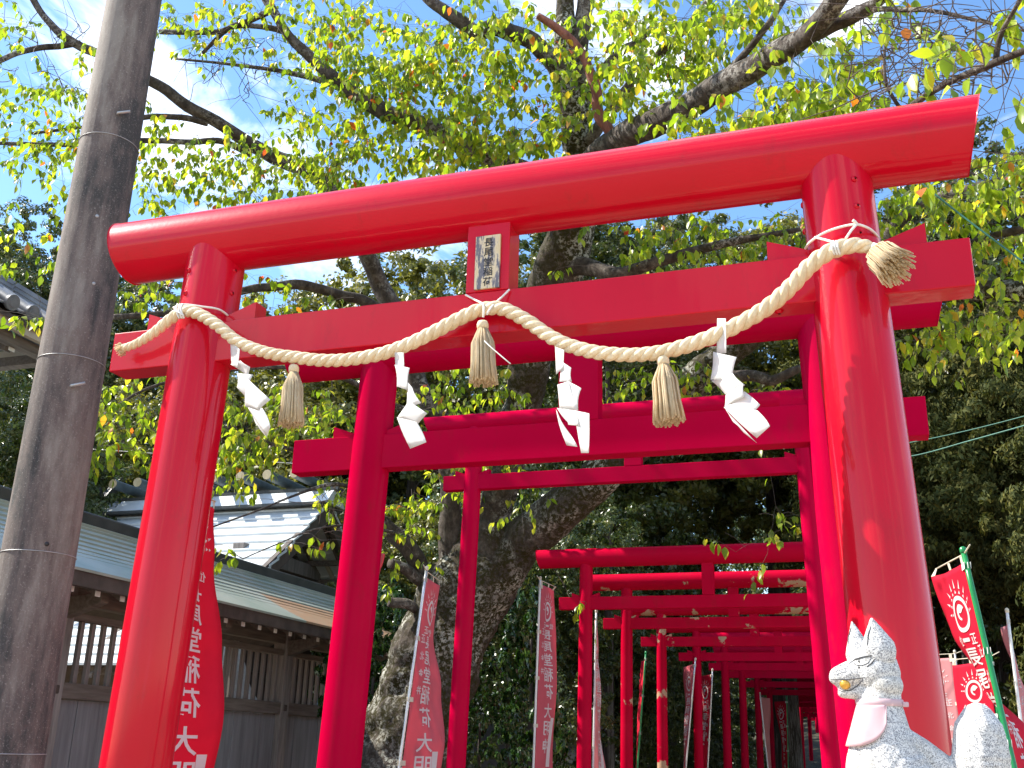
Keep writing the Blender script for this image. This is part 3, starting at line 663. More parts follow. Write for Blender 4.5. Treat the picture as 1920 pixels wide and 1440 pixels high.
# ------------------------------------------------------------------ fox statue
FY = 2.4
def fx(x, y, dy=0): p = at(x, y, FY); p.y += dy; return p
K = .001215
def balls(bm, chain, n=10):
    for i in range(len(chain)-1):
        (a, ra), (b, rb) = chain[i], chain[i+1]
        m_ = max(2, int((b-a).length/(min(ra, rb)*.35))+1)
        for k in range(m_+1):
            t = k/m_; c = a.lerp(b, t); r = lerp(ra, rb, t)
            bmesh.ops.create_icosphere(bm, subdivisions=2, radius=r, matrix=Matrix.Translation(c))
def ell(bm, c, r, rot=None):
    m_ = Matrix.Translation(c) @ (rot.to_4x4() if rot else Matrix.Identity(4)) @ Matrix.Diagonal((r[0], r[1], r[2], 1))
    bmesh.ops.create_icosphere(bm, subdivisions=3, radius=1, matrix=m_)
bm = bmesh.new()
ell(bm, fx(1643, 1262), (40*K, 33*K, 40*K)); ell(bm, fx(1628, 1240), (26*K, 27*K, 22*K)); ell(bm, fx(1657, 1285), (32*K, 34*K, 27*K))
balls(bm, [(fx(1622, 1262), 27*K), (fx(1597, 1264), 24*K), (fx(1576, 1268), 19*K), (fx(1569, 1270), 14*K)])
balls(bm, [(fx(1632, 1292), 22*K), (fx(1602, 1296), 14*K), (fx(1580, 1299), 9*K)])
balls(bm, [(fx(1625, 1282), 14*K), (fx(1598, 1284), 10.5*K), (fx(1578, 1287), 8*K)])
balls(bm, [(fx(1655, 1250), 27*K), (fx(1661, 1290), 24*K), (fx(1660, 1330), 30*K), (fx(1664, 1380), 40*K)])
balls(bm, [(fx(1650, 1300), 32*K), (fx(1648, 1330), 36*K), (fx(1652, 1380), 48*K), (fx(1668, 1440), 60*K), (fx(1700, 1500), 70*K), (fx(1740, 1560), 76*K), (fx(1760, 1600), 70*K)])
balls(bm, [(fx(1636, 1390), 36*K), (fx(1632, 1440), 42*K), (fx(1640, 1490), 42*K)])
balls(bm, [(fx(1690, 1370), 10*K), (fx(1730, 1405), 18*K), (fx(1775, 1450), 26*K), (fx(1800, 1520), 34*K)])
for s_ in (-1, 1):
    balls(bm, [(fx(1640, 1480, s_*32*K), 26*K), (fx(1625, 1560, s_*32*K), 20*K), (fx(1618, 1640, s_*32*K), 16*K), (fx(1600, 1655, s_*32*K), 15*K)])
    balls(bm, [(fx(1790, 1560, s_*50*K), 52*K), (fx(1750, 1600, s_*56*K), 40*K)]); balls(bm, [(fx(1740, 1650, s_*58*K), 18*K), (fx(1680, 1657, s_*58*K), 16*K)])
# ears: flattened cones
for (bx, by, tx, ty, dy, wd) in ((1611, 1226, 1597, 1164, 14*K, 24), (1648, 1222, 1634, 1161, -14*K, 30)):
    for k in range(15):
        t = k/14; c = fx(bx, by, dy).lerp(fx(tx, ty, dy*1.3), t); r = lerp(wd, 2.6, t)*K
        bmesh.ops.create_icosphere(bm, subdivisions=2, radius=1, matrix=Matrix.Translation(c) @ Matrix.Diagonal((r, r*.62, r*1.1, 1)))
balls(bm, [(fx(1800, 1600), 40*K), (fx(1838, 1560), 34*K), (fx(1842, 1480), 46*K), (fx(1839, 1420), 47*K), (fx(1836, 1380), 42*K), (fx(1834, 1348), 27*K), (fx(1833, 1330), 8*K)])
me = bpy.data.meshes.new('fox_raw'); bm.to_mesh(me); bm.free(); tmp = put('tmp', me)
md = tmp.modifiers.new('r', 'REMESH'); md.mode = 'VOXEL'; md.voxel_size = .0026; md = tmp.modifiers.new('s', 'SMOOTH'); md.iterations = 5; md.factor = .5
dg = bpy.context.evaluated_depsgraph_get(); dg.update(); fme = bpy.data.meshes.new_from_object(tmp.evaluated_get(dg)); bpy.data.objects.remove(tmp)
fme.name = 'fox_body'; fme.materials.clear(); fme.materials.append(M_GRAN); fme.polygons.foreach_set('use_smooth', [True]*len(fme.polygons))
fo = fx(1700, 1670); FOX = thing('fox_statue', fo, 'white speckled stone fox statue sitting before the right pillar', 'statue')
fme.transform(Matrix.Translation(-fo)); put('fox_body', fme, FOX)
def fpart(name, mb, m, sm=True): return mb.build(name, m, FOX, sm)
mb = MB(fo); c = fx(1585, 1283, -11*K)
rr = 9.5*K
for k in range(1): mb.tube([c+Vector((0, 0, rr*math.cos(a))) for a in [math.pi*i/10 for i in range(11)]], [max(1e-4, rr*math.sin(math.pi*i/10)) for i in range(11)], 16)
fpart('golden_ball', mb, M_GOLD)
bvhme = fme
from mathutils.bvhtree import BVHTree
BV = BVHTree.FromPolygons([v.co+fo for v in fme.vertices], [p.vertices for p in fme.polygons])
def onfox(x, y, off=.0006):
    p = at(x, y, FY); o_ = Vector((0, 0, EYE)); d = (p-o_).normalized(); h = BV.ray_cast(o_, d)
    return (h[0]-d*off) if h[0] else None
def carve(pts, r, name='carved_line', m=M_DARK):
    q = []
    for i in range(len(pts)-1):
        for k in range(6): 
            t = k/6; h = onfox(lerp(pts[i][0], pts[i+1][0], t), lerp(pts[i][1], pts[i+1][1], t), .0)
            if h: q.append(h)
    h = onfox(*pts[-1], .0)
    if h: q.append(h)
    if len(q) < 2: return
    rs = [r*(.35+.65*math.sin(math.pi*(.08+.84*i/(len(q)-1)))) for i in range(len(q))]
    mb = MB(fo); mb.tube(q, rs, 6); fpart(name, mb, m)
M_GROOVE = simple('carved_groove', (.05, .05, .055), (.11, .11, .115), .8, 200, .2)
carve([(1594, 1243), (1604, 1236), (1618, 1232), (1634, 1229)], .0021, 'brow_line', M_GROOVE)
carve([(1597, 1242), (1606, 1247), (1616, 1248), (1628, 1243), (1634, 1233)], .0012, 'eye_line', M_GROOVE)
carve([(1625, 1250), (1634, 1244), (1640, 1236)], .0019, 'eye_line', M_GROOVE)
carve([(1561, 1255), (1572, 1249), (1584, 1246), (1594, 1244)], .0010, 'muzzle_line', M_GROOVE)
carve([(1560, 1262), (1575, 1256), (1592, 1252)], .0006, 'muzzle_line', M_GROOVE)
carve([(1566, 1265), (1580, 1261), (1592, 1259)], .0005, 'muzzle_line', M_GROOVE)
carve([(1555, 1274), (1572, 1274), (1590, 1274), (1612, 1272), (1621, 1270)], .0013, 'mouth_line', M_GROOVE)
carve([(1557, 1282), (1565, 1291), (1578, 1296), (1595, 1294), (1608, 1286), (1618, 1274)], .0013, 'mouth_line', M_GROOVE)
carve([(1590, 1215), (1591, 1195), (1596, 1176)], .0016, 'ear_line', M_GROOVE); carve([(1626, 1210), (1628, 1190), (1633, 1174)], .0016, 'ear_line', M_GROOVE)
for (x, y, r, m_) in ((1611, 1240, .0024, M_DARK), (1611, 1252, .0026, M_GROOVE)):
    h = onfox(x, y, 0)
    if h: mb = MB(fo); mb.tube([h+Vector((0, .001, 0)), h-Vector((0, .0008, 0))], r, 10); fpart('pupil' if m_ == M_DARK else 'whisker_dot', mb, m_)
# bib and collar
def nearr(ang_, z, off):      # outwards ray from neck axis to the surface
    c = fx(1648, 1340); c.z = z; d = Vector((-math.cos(ang_), -math.sin(ang_), 0)); h = BV.ray_cast(c, d)
    return (h[0] if h[0] else c+d*.05)+d*off
zc0 = fx(1645, 1318).z
BIB = thing('cloth_bib', fx(1640, 1330), 'pale pink cloth bib tied round the stone fox neck', 'bib'); bo = BIB.location
mb = MB(bo); G = []
for i in range(49):
    a = 2*math.pi*i/48; row = []
    for (dz, of) in ((.007, .0012), (.006, .0030), (-.006, .0034), (-.007, .0014)): row.append(mb.vert(nearr(a, zc0+dz-.004*math.cos(a)*0, of)))
    G.append(row)
for i in range(48):
    for k in range(3): mb.f.append([G[i][k], G[i+1][k], G[i+1][k+1], G[i][k+1]])
o_ = mb.build('collar_band', M_BIB, BIB, True)
mb = MB(bo); G = []; nb = 24
for i in range(nb+1):
    s_ = i/nb*2-1; a = s_*R(84)+R(26); row = []; Ln = .080*math.sqrt(max(0, 1-(abs(s_)**2.8)))+.001
    for j in range(11):
        t = j/10; z = zc0-.006-Ln*t; base_r = nearr(a, z, 0); c = fx(1648, 1340); c.z = z
        d = Vector((-math.cos(a), -math.sin(a), 0)); of = .0035+.002*t+.0015*math.sin(4*s_+2*t)
        row.append(mb.vert(base_r+d*of))
    G.append(row)
for i in range(nb):
    for k in range(10): mb.f.append([G[i][k], G[i+1][k], G[i+1][k+1], G[i][k+1]])
o_ = mb.build('bib_cloth', M_BIB, BIB, True); md = o_.modifiers.new('t', 'SOLIDIFY'); md.thickness = .0012
mb = MB(bo); e = nearr(R(168), zc0, .003); mb.box(e+Vector((.004, -.004, -.003)), (.012, .006, .010)); mb.build('bib_knot', M_BIB, BIB, False, .002)
pzt = fx(1700, 1668).z
PD = thing('stone_pedestal', (fo.x, FY, 0), 'tall stone pedestal carrying the fox statue', 'pedestal')
mb = MB((fo.x, FY, 0)); mb.box((fo.x, FY, pzt-.05), (.46, .30, .10)); mb.build('cap_slab', M_STONE, PD, False, .006)
mb = MB((fo.x, FY, 0)); mb.box((fo.x, FY, (pzt-.101)/2), (.36, .22, pzt-.101)); mb.build('pedestal_block', M_STONE, PD, False, .006)

# ------------------------------------------------------------------ cloister with green copper roof (parallel to the path)
Xw, Xe, Xr = -6.5, -5.8, -7.0
B = thing('wooden_cloister', (Xr, 9, 0), 'low wooden cloister with lattice wall and green copper roof', 'cloister'); bo = B.location
Yb0, Yb1 = 3.2, 13.3
ze = EYE+1.235; zrg = EYE+1.86
def bp(name, mb, m, bev=0): return mb.build(name, m, B, False, bev)
nrow = 12
for side in (1, -1):
    for i in range(nrow):
        t0, t1 = i/nrow, (i+1)/nrow
        xa = Xr+side*lerp(.13, 1.2, t0); xb = Xr+side*lerp(.13, 1.2, t1+.012); za = lerp(zrg, ze, t0)+.0; zb = lerp(zrg, ze, t1+.012)
        sag = -.05*math.sin(math.pi*(t0+t1)/2)
        ys = [Yb0, Yb1-3.0, Yb1] if side > 0 else [Yb0, Yb1]
        for j in range(len(ys)-1):
            mb = MB(bo); y0, y1_ = ys[j], ys[j+1]
            mb.prism([(xa, y0, za+sag), (xb, y0, zb+sag+.010), (xb, y0, zb+sag-.012), (xa, y0, za+sag-.022)], (0, y1_-y0-.002, 0))
            bp('copper_strip', mb, M_COPPERO if (j == 1 and i > 4) else M_COPPER)
mb = MB(bo); mb.box((Xr, (Yb0+Yb1)/2, zrg+.05), (.30, Yb1-Yb0, .13)); bp('ridge_cap', mb, M_RIDGE, .02)
mb = MB(bo); mb.box((Xr, (Yb0+Yb1)/2, zrg-.04), (.42, Yb1-Yb0, .05)); bp('ridge_flashing', mb, M_COPPER, .005)
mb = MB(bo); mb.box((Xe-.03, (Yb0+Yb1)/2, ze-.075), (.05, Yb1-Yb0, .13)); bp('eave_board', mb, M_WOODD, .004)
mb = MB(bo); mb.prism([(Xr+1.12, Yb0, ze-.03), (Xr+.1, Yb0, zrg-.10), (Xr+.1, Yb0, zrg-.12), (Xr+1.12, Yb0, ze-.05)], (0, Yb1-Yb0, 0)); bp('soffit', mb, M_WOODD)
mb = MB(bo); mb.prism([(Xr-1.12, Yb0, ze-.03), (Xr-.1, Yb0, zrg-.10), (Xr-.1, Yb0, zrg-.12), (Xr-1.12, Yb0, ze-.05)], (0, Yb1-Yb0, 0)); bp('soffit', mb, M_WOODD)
y = Yb0+.2; rot = Matrix.Rotation(math.atan2(zrg-ze, 1.07), 3, 'Y')
rme = None
while y < Yb1-.1:
    mb = MB(bo); mb.prism([(Xe-.13, y-.028, ze-.10), (Xr+.1, y-.028, zrg-.16), (Xr+.1, y-.028, zrg-.23), (Xe-.13, y-.028, ze-.17)], (0, .056, 0)); rf = bp('rafter', mb, M_WOODY)
    mb = MB(bo); mb.box((Xe-.127, y, ze-.135), (.006, .058, .072)); c_ = mb.build('end_cap', M_WHITE, rf)
    y += .31
mb = MB(bo); mb.box((Xw, (Yb0+Yb1)/2, EYE+1.13), (.12, Yb1-Yb0, .14)); bp('top_rail', mb, M_WOODY, .005)
mb = MB(bo); mb.box((Xw+.01, (Yb0+Yb1)/2, EYE+.96), (.10, Yb1-Yb0, .06)); bp('lattice_rail', mb, M_WOODY, .004)
mb = MB(bo); mb.box((Xw+.01, (Yb0+Yb1)/2, EYE+.35), (.13, Yb1-Yb0, .13)); bp('sill_rail', mb, M_WOODY, .005)
mb = MB(bo); mb.box((Xw+.01, (Yb0+Yb1)/2, .1), (.14, Yb1-Yb0, .2)); bp('ground_rail', mb, M_WOODY, .005)
posts = [3.6, 5.5, 7.38, 9.25, 11.1, 12.95]
for yp in posts:
    mb = MB(bo); mb.box((Xw, yp, (EYE+1.24)/2), (.17, .17, EYE+1.24)); bp('post', mb, M_WOOD, .006)
    mb = MB(bo); mb.prism([(Xw+.08, yp-.05, EYE+1.10), (Xw+.44, yp-.05, EYE+1.13), (Xw+.44, yp-.05, EYE+1.05), (Xw+.30, yp-.05, EYE+1.0), (Xw+.08, yp-.05, EYE+.93)], (0, .10, 0)); bp('bracket', mb, M_WOODY, .004)
    mb = MB(bo); mb.box((Xw+.085, yp, EYE+.355), (.02, .07, .07)); bp('nail_cover', mb, M_WOODD, .01)
sm = None
for a, b in zip(posts[:-1], posts[1:]):
    n = int((b-a)/.135)
    for k in range(1, n):
        yy = a+(b-a)*k/n; mb = MB((Xw, yy, 0)); mb.v = []
        if sm is None:
            mb.box((Xw, yy, EYE+.67), (.034, .046, .56)); ob = mb.build('lattice_slat', M_WOOD, B); sm = ob.data
        else: ob = put('lattice_slat', sm, B)
        ob.location = (Xw-bo.x, yy-bo.y, 0)
    nb = int((b-a)/.30)
    for k in range(nb):
        w_ = (b-a-.17)/nb; yy = a+.085+w_*(k+.5); mb = MB(bo); mb.box((Xw+(.004 if k % 2 else 0), yy, (EYE+.28+.2)/2), (.03, w_-.006, EYE+.28-.2)); bp('wall_board', mb, M_BOARD, .002)
    mb = MB(bo); mb.box((Xw-1.3, (a+b)/2, (EYE+1.2)/2), (.12, .12, EYE+1.2)); bp('rear_post', mb, M_WOOD)
# pale boulder seen through the lattice
bm = bmesh.new(); bmesh.ops.create_icosphere(bm, subdivisions=4, radius=1)
for v in bm.verts: v.co *= 1+.14*math.sin(3*v.co.x+1)*math.cos(4*v.co.y)+.08*math.sin(7*v.co.z+2*v.co.x); v.co.x *= .8; v.co.y *= 1.1; v.co.z *= 1.15
me = bpy.data.meshes.new('boulder'); bm.to_mesh(me); bm.free(); me.materials.append(M_ROCK); me.polygons.foreach_set('use_smooth', [True]*len(me.polygons))
o = put('boulder', me); o.location = (-9.3, 13.6, 1.75); tag(o, 'large pale boulder seen through the cloister lattice', 'boulder')

# ------------------------------------------------------------------ shrine hall with log ridge
Yc = 16.0; zc = EYE+3.95; CX0, CX1 = -13.8, -8.72
C = thing('shrine_hall', ((CX0+CX1)/2, Yc, 0), 'shrine hall with pale copper roof and logs across its ridge', 'shrine building'); co = C.location
def cp(name, mb, m, bev=0): return mb.build(name, m, C, False, bev)
rn = 19; run, drop = 4.1, 3.05
for side in (-1, 1):
    for i in range(rn):
        t0, t1 = i/rn, (i+1)/rn; sag = -.12*math.sin(math.pi*t0); sag1 = -.12*math.sin(math.pi*t1)
        ya, yb = Yc+side*run*t0, Yc+side*run*(t1+.01); za, zb = zc-drop*t0+sag, zc-drop*t1+sag1
        mb = MB(co); mb.prism([(CX0, ya, za), (CX0, yb, zb+.012), (CX0, yb, zb-.02), (CX0, ya, za-.04)], (CX1-CX0, 0, 0)); cp('copper_strip', mb, M_COPPERC)
mb = MB(co); mb.prism([(CX0-.1, Yc-.34, zc-.08), (CX0-.1, Yc+.34, zc-.08), (CX0-.1, Yc+.08, zc+.19), (CX0-.1, Yc-.08, zc+.19)], (CX1-CX0+.2, 0, 0)); cp('ridge_box', mb, M_COPPERC)
mb = MB(co); mb.box(((CX0+CX1)/2, Yc, zc+.20), (CX1-CX0+.35, .22, .05)); cp('ridge_cap', mb, M_RIDGE)
mb = MB(co); mb.box(((CX0+CX1)/2, Yc-.0, zc-.11), (CX1-CX0+.05, .80, .05)); cp('ridge_flashing', mb, M_RIDGE)
for i in range(9):
    xx = float(ray(397, 913)[0])*15.35+(i-4)*.53
    if xx > CX1-.2 or xx < CX0+.3: continue
    mb = MB(co); mb.tube([(xx, Yc-.62, zc+.37), (xx, Yc+.62, zc+.37)], .088, 18); lg = mb.build('ridge_log', M_LOG, C, True, 0, R(40))
    for s_ in (-1, 1):
        mb = MB(co); mb.tube([(xx, Yc+s_*.618, zc+.37), (xx, Yc+s_*.63, zc+.37)], .084, 18); mb.build('log_cap', M_CAP, lg, True, 0, R(40))
for xx in (CX0+.25,):
    for s_ in (-1, 1):
        mb = MB(co); mb.prism([(xx-.06, Yc-s_*.35, zc-.15), (xx+.06, Yc-s_*.35, zc-.15), (xx+.06, Yc-s_*.20, zc-.15), (xx-.06, Yc-s_*.20, zc-.15)], (0, s_*.75, .95)); cp('crossed_finial', mb, M_RIDGE)
# gable: barge boards, recessed wall, rafters
for side in (-1, 1):
    mb = MB(co); pts = []
    mb.prism([(CX1-.10, Yc, zc-.05), (CX1-.10, Yc+side*run, zc-drop-.05), (CX1-.10, Yc+side*run, zc-drop-.30), (CX1-.10, Yc, zc-.36)], (.085, 0, 0)); cp('barge_board', mb, M_WOODD)
    for k in range(11):
        t = (k+.5)/11; mb = MB(co); mb.box((CX1-.75, Yc+side*run*t, zc-drop*t-.22), (1.2, .07, .09)); cp('purlin', mb, M_WOODY)
    for k in range(5):
        xx = CX1-.3-k*.28; mb = MB(co); mb.prism([(xx, Yc, zc-.10), (xx, Yc+side*run, zc-drop-.12), (xx, Yc+side*run, zc-drop-.18), (xx, Yc, zc-.17)], (.06, 0, 0)); cp('gable_rafter', mb, M_CREAM if k == 1 else M_WOODY)
mb = MB(co); mb.prism([(CX1-1.4, Yc-run+.3, EYE+1.1), (CX1-1.4, Yc+run-.3, EYE+1.1), (CX1-1.4, Yc, zc-.15)], (.06, 0, 0)); cp('gable_panel', mb, M_WOODD)
for (zz_, wd) in ((EYE+1.9, 2.6), (EYE+2.9, 1.3)):
    mb = MB(co); mb.box((CX1-.9, Yc, zz_), (.22, wd*2, .24)); cp('gable_beam', mb, M_WOOD, .01)
for s_ in (-1, 1):
    mb = MB(co); mb.box((CX1-.45, Yc+s_*2.2, EYE+2.25), (.9, .22, .24)); bb = cp('purlin_beam', mb, M_WOODY, .01)
    mb = MB(co); mb.box((CX1+.004, Yc+s_*2.2, EYE+2.25), (.012, .20, .22)); mb.build('beam_end_cap', M_CREAM, bb)
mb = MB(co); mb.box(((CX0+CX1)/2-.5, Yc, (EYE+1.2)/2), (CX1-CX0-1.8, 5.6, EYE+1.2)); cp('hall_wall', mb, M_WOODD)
for xx in (-13.2, -11.6, -10.1):
    mb = MB(co); mb.box((xx, Yc-2.9, (EYE+1.2)/2), (.2, .2, EYE+1.2)); cp('post', mb, M_WOOD)

# ------------------------------------------------------------------ tiled hall, far upper left
AX, AZ = -7.5, EYE+3.72; AY1 = 8.05; AY0 = .5
A = thing('tiled_hall', (AX-3, 4, 0), 'grey tiled temple roof corner at upper left', 'shrine building'); ao = A.location
def apart(name, mb, m, bev=0, sm_=False): return mb.build(name, m, A, sm_, bev, R(40) if sm_ else None)
sl_ = .62; npan = 12; wpan = .30
cols = int((AY1-AY0)/.26)
def up(d): return AZ+.10+sl_*d+.012*d*d
for c_ in range(cols):
    yy = AY1-.10-c_*.26; ml = 4.2 if c_ > 14 else min(4.2, .25+c_*.26+.1)
    if yy < 4.5 and c_ % 1: continue
    mb = MB(ao); k_ = max(2, int(ml/.3)); mb.tube([(AX-ml*i/k_+.03, yy, up(ml*i/k_)+.035) for i in range(k_+1)], .062, 10); apart('round_tile_row', mb, M_TILE, 0, True)
    mb = MB(ao); mb.tube([(AX+.03, yy, up(0)+.03), (AX+.062, yy, up(0)+.02)], .078, 16); rt = apart('round_end_tile', mb, M_TILE, 0, True)
    mb = MB(ao); mb.tube([(AX+.060, yy, up(0)+.02), (AX+.068, yy, up(0)+.018)], [.045, .04], 12); mb.build('tile_boss', M_TILE, rt)
    if c_ < cols-1:
        n = max(1, int(ml/wpan))
        for r_ in range(n):
            d0, d1 = r_*ml/n, (r_+1)*ml/n+.03; mb = MB(ao); yc_ = yy-.13
            for q in range(4):
                ya, yb = yc_-.10+q*.05, yc_-.10+(q+1)*.05; fa = .02*abs((q-2)/2); fb = .02*abs((q-1)/2)
                mb.prism([(AX-d0+.02, ya, up(d0)+fa), (AX-d0+.02, yb, up(d0)+fb), (AX-d1, yb, up(d1)+fb-.03), (AX-d1, ya, up(d1)+fa-.03)], (0, 0, -.018))
            apart('pan_tile', mb, M_TILE)
# hip ridge with stacked tiles
for lv in range(3):
    for k in range(12):
        d0 = .1+k*.34; mb = MB(ao); p0 = Vector((AX-d0, AY1-d0, up(d0)+.05+lv*.055)); p1 = Vector((AX-d0-.33, AY1-d0-.33, up(d0+.33)+.05+lv*.055))
        mb.tube([p0, p1], .10-.02*lv, 6); apart('ridge_tile', mb, M_TILE)
# far slope of the hip
mb = MB(ao); mb.prism([(AX, AY1, up(0)), (AX-8.4, AY1, up(0)), (AX-4.2, AY1-4.2, up(4.2))], (0, 0, -.05)); apart('hip_slope', mb, M_TILE)
mb = MB(ao); mb.prism([(AX, AY0, up(0)-.06), (AX, AY1, up(0)-.06), (AX-4.2, AY1-4.2, up(4.2)-.06), (AX-4.2, AY0, up(4.2)-.06)], (0, 0, -.05)); apart('roof_deck', mb, M_WOODD)
for (dx, z0, h_, dep, mt) in ((-.06, -.03, .10, .06, M_CREAM), (-.20, -.115, .10, .12, M_WOODY)):
    mb = MB(ao); mb.box((AX+dx, (AY0+AY1)/2, AZ+z0), (dep, AY1-AY0+.2, h_)); apart('eave_board', mb, mt, .004)
    mb = MB(ao); mb.box((AX-4.2+dx/2, AY1-.02, AZ+z0), (8.4+dx, dep, h_)); apart('eave_board', mb, mt, .004)
for k in range(22):
    yy = AY1-.5-k*.34; mb = MB(ao); mb.box((AX-.85, yy, AZ-.17+.2), (1.2, .08, .09), Matrix.Rotation(R(18), 3, 'Y')); rf = apart('rafter', mb, M_WOODY)
    mb = MB(ao); mb.box((AX-.24, yy, AZ-.155), (.008, .075, .09)); mb.build('end_cap', M_WHITE, rf)
mb = MB(ao); mb.box((AX-1.2, (AY0+AY1-1.2)/2, AZ-.30), (.26, AY1-AY0-1.2, .3)); apart('wall_plate', mb, M_WOODY, .01)
mb = MB(ao); mb.prism([(AX-.25, AY1-1.3, AZ-.25), (AX-1.3, AY1-1.3, AZ-.10), (AX-1.3, AY1-1.3, AZ-.65), (AX-.7, AY1-1.3, AZ-.50)], (0, .2, 0)); apart('carved_bracket', mb, M_WOODD, .01)
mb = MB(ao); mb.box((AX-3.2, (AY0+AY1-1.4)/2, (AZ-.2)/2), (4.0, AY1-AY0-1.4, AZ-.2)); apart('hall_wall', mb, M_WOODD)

# small white-gleaming roof left of the pole, behind the cloister
X0 = -9.2
D_ = thing('low_outbuilding', (X0, 8.2, 0), 'low outbuilding with pale metal roof behind the cloister at left edge', 'outbuilding'); do = D_.location
mb = MB(do); mb.prism([(X0, 4.6, EYE+2.0), (X0-2.4, 4.6, EYE+3.1), (X0-2.4, 4.6, EYE+3.0), (X0, 4.6, EYE+1.9)], (0, 5.0, 0)); mb.build('metal_roof', M_COPPERC, D_)
mb = MB(do); mb.box((X0-1.4, 7.1, (EYE+1.9)/2), (1.9, 4.4, EYE+1.9)); mb.build('outbuilding_wall', M_BOARD, D_)

# grey garden wall behind the banners
Wl = thing('garden_wall', (-4.2, 15.5, 0), 'dark grey plaster wall low behind the shrubs', 'wall'); wo = Wl.location
mb = MB(wo); mb.box((-6.2, 15.5, .95), (4.8, .16, 1.9)); mb.build('wall_panel', M_CONCW, Wl)
mb = MB(wo); mb.box((-6.2, 15.5, 1.935), (4.9, .26, .07)); mb.build('coping', M_CONCW, Wl, False, .01)

# wires
def wire(pts, r, label, m=M_WIRE):
    mb = MB(pts[0]); mb.tube(spline(pts, 8), r, 6); o_ = mb.build('wire', m, None, True); tag(o_, label, 'wire')
wire([at(1600, 862, 10.5), at(1705, 856, 10.3), at(1820, 826, 10), at(1960, 787, 9.6)], .006, 'lower thin green wire crossing before the cedars at right')
wire([at(1600, 845, 11.5), at(1705, 830, 11.3), at(1820, 806, 11), at(1960, 770, 10.6)], .005, 'upper thin green wire crossing before the cedars at right')
wire([at(1370, 10, 7.2), at(1440, 70, 7), at(1520, 145, 6.8), at(1590, 215, 6.6), at(1660, 280, 6.5), at(1760, 370, 6.4), at(1930, 500, 6.3)], .006, 'dark green rope slanting through the cherry branches')
wire([at(820, 915, 13), at(1000, 900, 12.6), at(1200, 893, 12.2), at(1500, 884, 11.8)], .004, 'thin wire behind the third gate beam')
wire([at(170, 842, 9), at(290, 850, 9.2), at(420, 860, 9.6), at(640, 875, 10)], .004, 'thin pale wire above the shrine ridge', M_CORD)

# ------------------------------------------------------------------ cherry tree
CT = thing('cherry_tree', at(752, 1480, 10)*1.0, 'big old mossy cherry tree arching over the gates', 'tree'); ct = Vector((CT.location.x, CT.location.y, 0)); CT.location = ct
nodes = []; nrad = []
def limb(name, P, m=M_BARK, n=14, knob=.10, reg=True):
    K6 = 24 if m is M_BARKT else 6
    pts = spline([at(x, y, Y) for x, y, Y, _ in P], K6); rr = []
    for i in range(len(P)-1):
        a = pxr(P[i][3], P[i][2], P[i][0], P[i][1])/2; b = pxr(P[i+1][3], P[i+1][2], P[i+1][0], P[i+1][1])/2
        rr += [lerp(a, b, k/K6) for k in range(K6)]
    rr.append(b); j = rnd.uniform(0, 9)
    q6 = 6/K6; pts = [p+Vector((math.sin(i*q6*.9+j), math.cos(i*q6*1.1+j), math.sin(i*q6*.7+2*j)))*min(rr[i], .06)*.12 for i, p in enumerate(pts)]
    mb = MB(ct); mb.tube(pts, rr, n*2 if K6 > 6 else n, True, rough=.30 if K6 > 6 else .22, mod=None if K6 > 6 else lambda i, an: 1+knob*(math.sin(2*an+i*.21+j)*.6+math.sin(5*an+i*.33+j)*.4+.3*math.sin(8*an+i*1.9)*math.sin(i*.9+an)))
    mb.build(name, m, CT, True)
    if reg:
        for p, r in list(zip(pts, rr))[::K6//6]: nodes.append(p); nrad.append(r)
limb('trunk', [(735,1640,10,260),(745,1500,10,205),(752,1440,10,190),(798,1300,10,165),(828,1200,10,160),(868,1120,10,158),(905,1060,10,150),(925,1010,10,120)], n=40, knob=.05, reg=False, m=M_BARKT)
limb('limb', [(880,1150,10,90),(935,1075,9.95,92),(990,1010,9.85,84),(1060,950,9.7,76),(1140,880,9.5,72),(1230,795,9.3,68),(1330,690,9,62),(1420,620,8.8,52),(1560,565,8.5,46),(1700,548,8.3,42),(1850,545,8,38),(1990,550,7.7,34)], n=24, m=M_BARKT, knob=.06)
limb('limb', [(890,1120,10,84),(905,1040,10,72),(928,960,9.9,62),(960,830,9.6,62),(985,730,9.3,75),(1012,600,8.9,82),(1048,500,8.5,92),(1072,430,8.3,84),(1085,330,8.1,70),(1085,270,8,60),(1072,190,7.8,52),(1062,130,7.7,44),(1058,60,7.6,38),(1065,-60,7.5,30)], n=24, m=M_BARKT, knob=.06)
limb('limb', [(1078,240,7.95,40),(1092,170,7.8,36),(1085,100,7.7,34),(1098,0,7.6,32),(1110,-80,7.5,28)])
limb('limb', [(1068,400,8.2,60),(1030,350,8,48),(950,312,7.8,42),(890,282,7.6,39),(800,238,7.4,36),(720,208,7.3,32),(650,165,7.2,28),(590,115,7.1,22),(545,70,7,20),(500,0,6.9,17),(470,-80,6.8,14)])
limb('limb', [(1070,210,7.9,40),(1040,120,7.6,36),(990,75,7.4,32),(930,52,7.2,28),(893,60,7.1,30),(853,33,7,26),(803,-5,6.9,22),(770,-70,6.8,18)])
limb('dead_limb', [(1160,275,7.1,24),(1145,250,7.1,22),(1123,215,7.1,20),(1113,150,7,19),(1073,77,6.9,17),(1008,30,6.8,13)], m=M_BARKR)
limb('limb', [(1085,380,8.1,66),(1110,310,7.6,58),(1150,268,7.2,52),(1210,238,6.7,50),(1290,202,6.3,49),(1400,132,5.9,46),(1500,76,5.5,42),(1570,0,5.2,38),(1620,-70,5,34)], n=20)
limb('limb', [(1490,84,5.5,32),(1540,55,5.5,32),(1600,30,5.4,28),(1650,0,5.3,24),(1710,-50,5.2,20)])
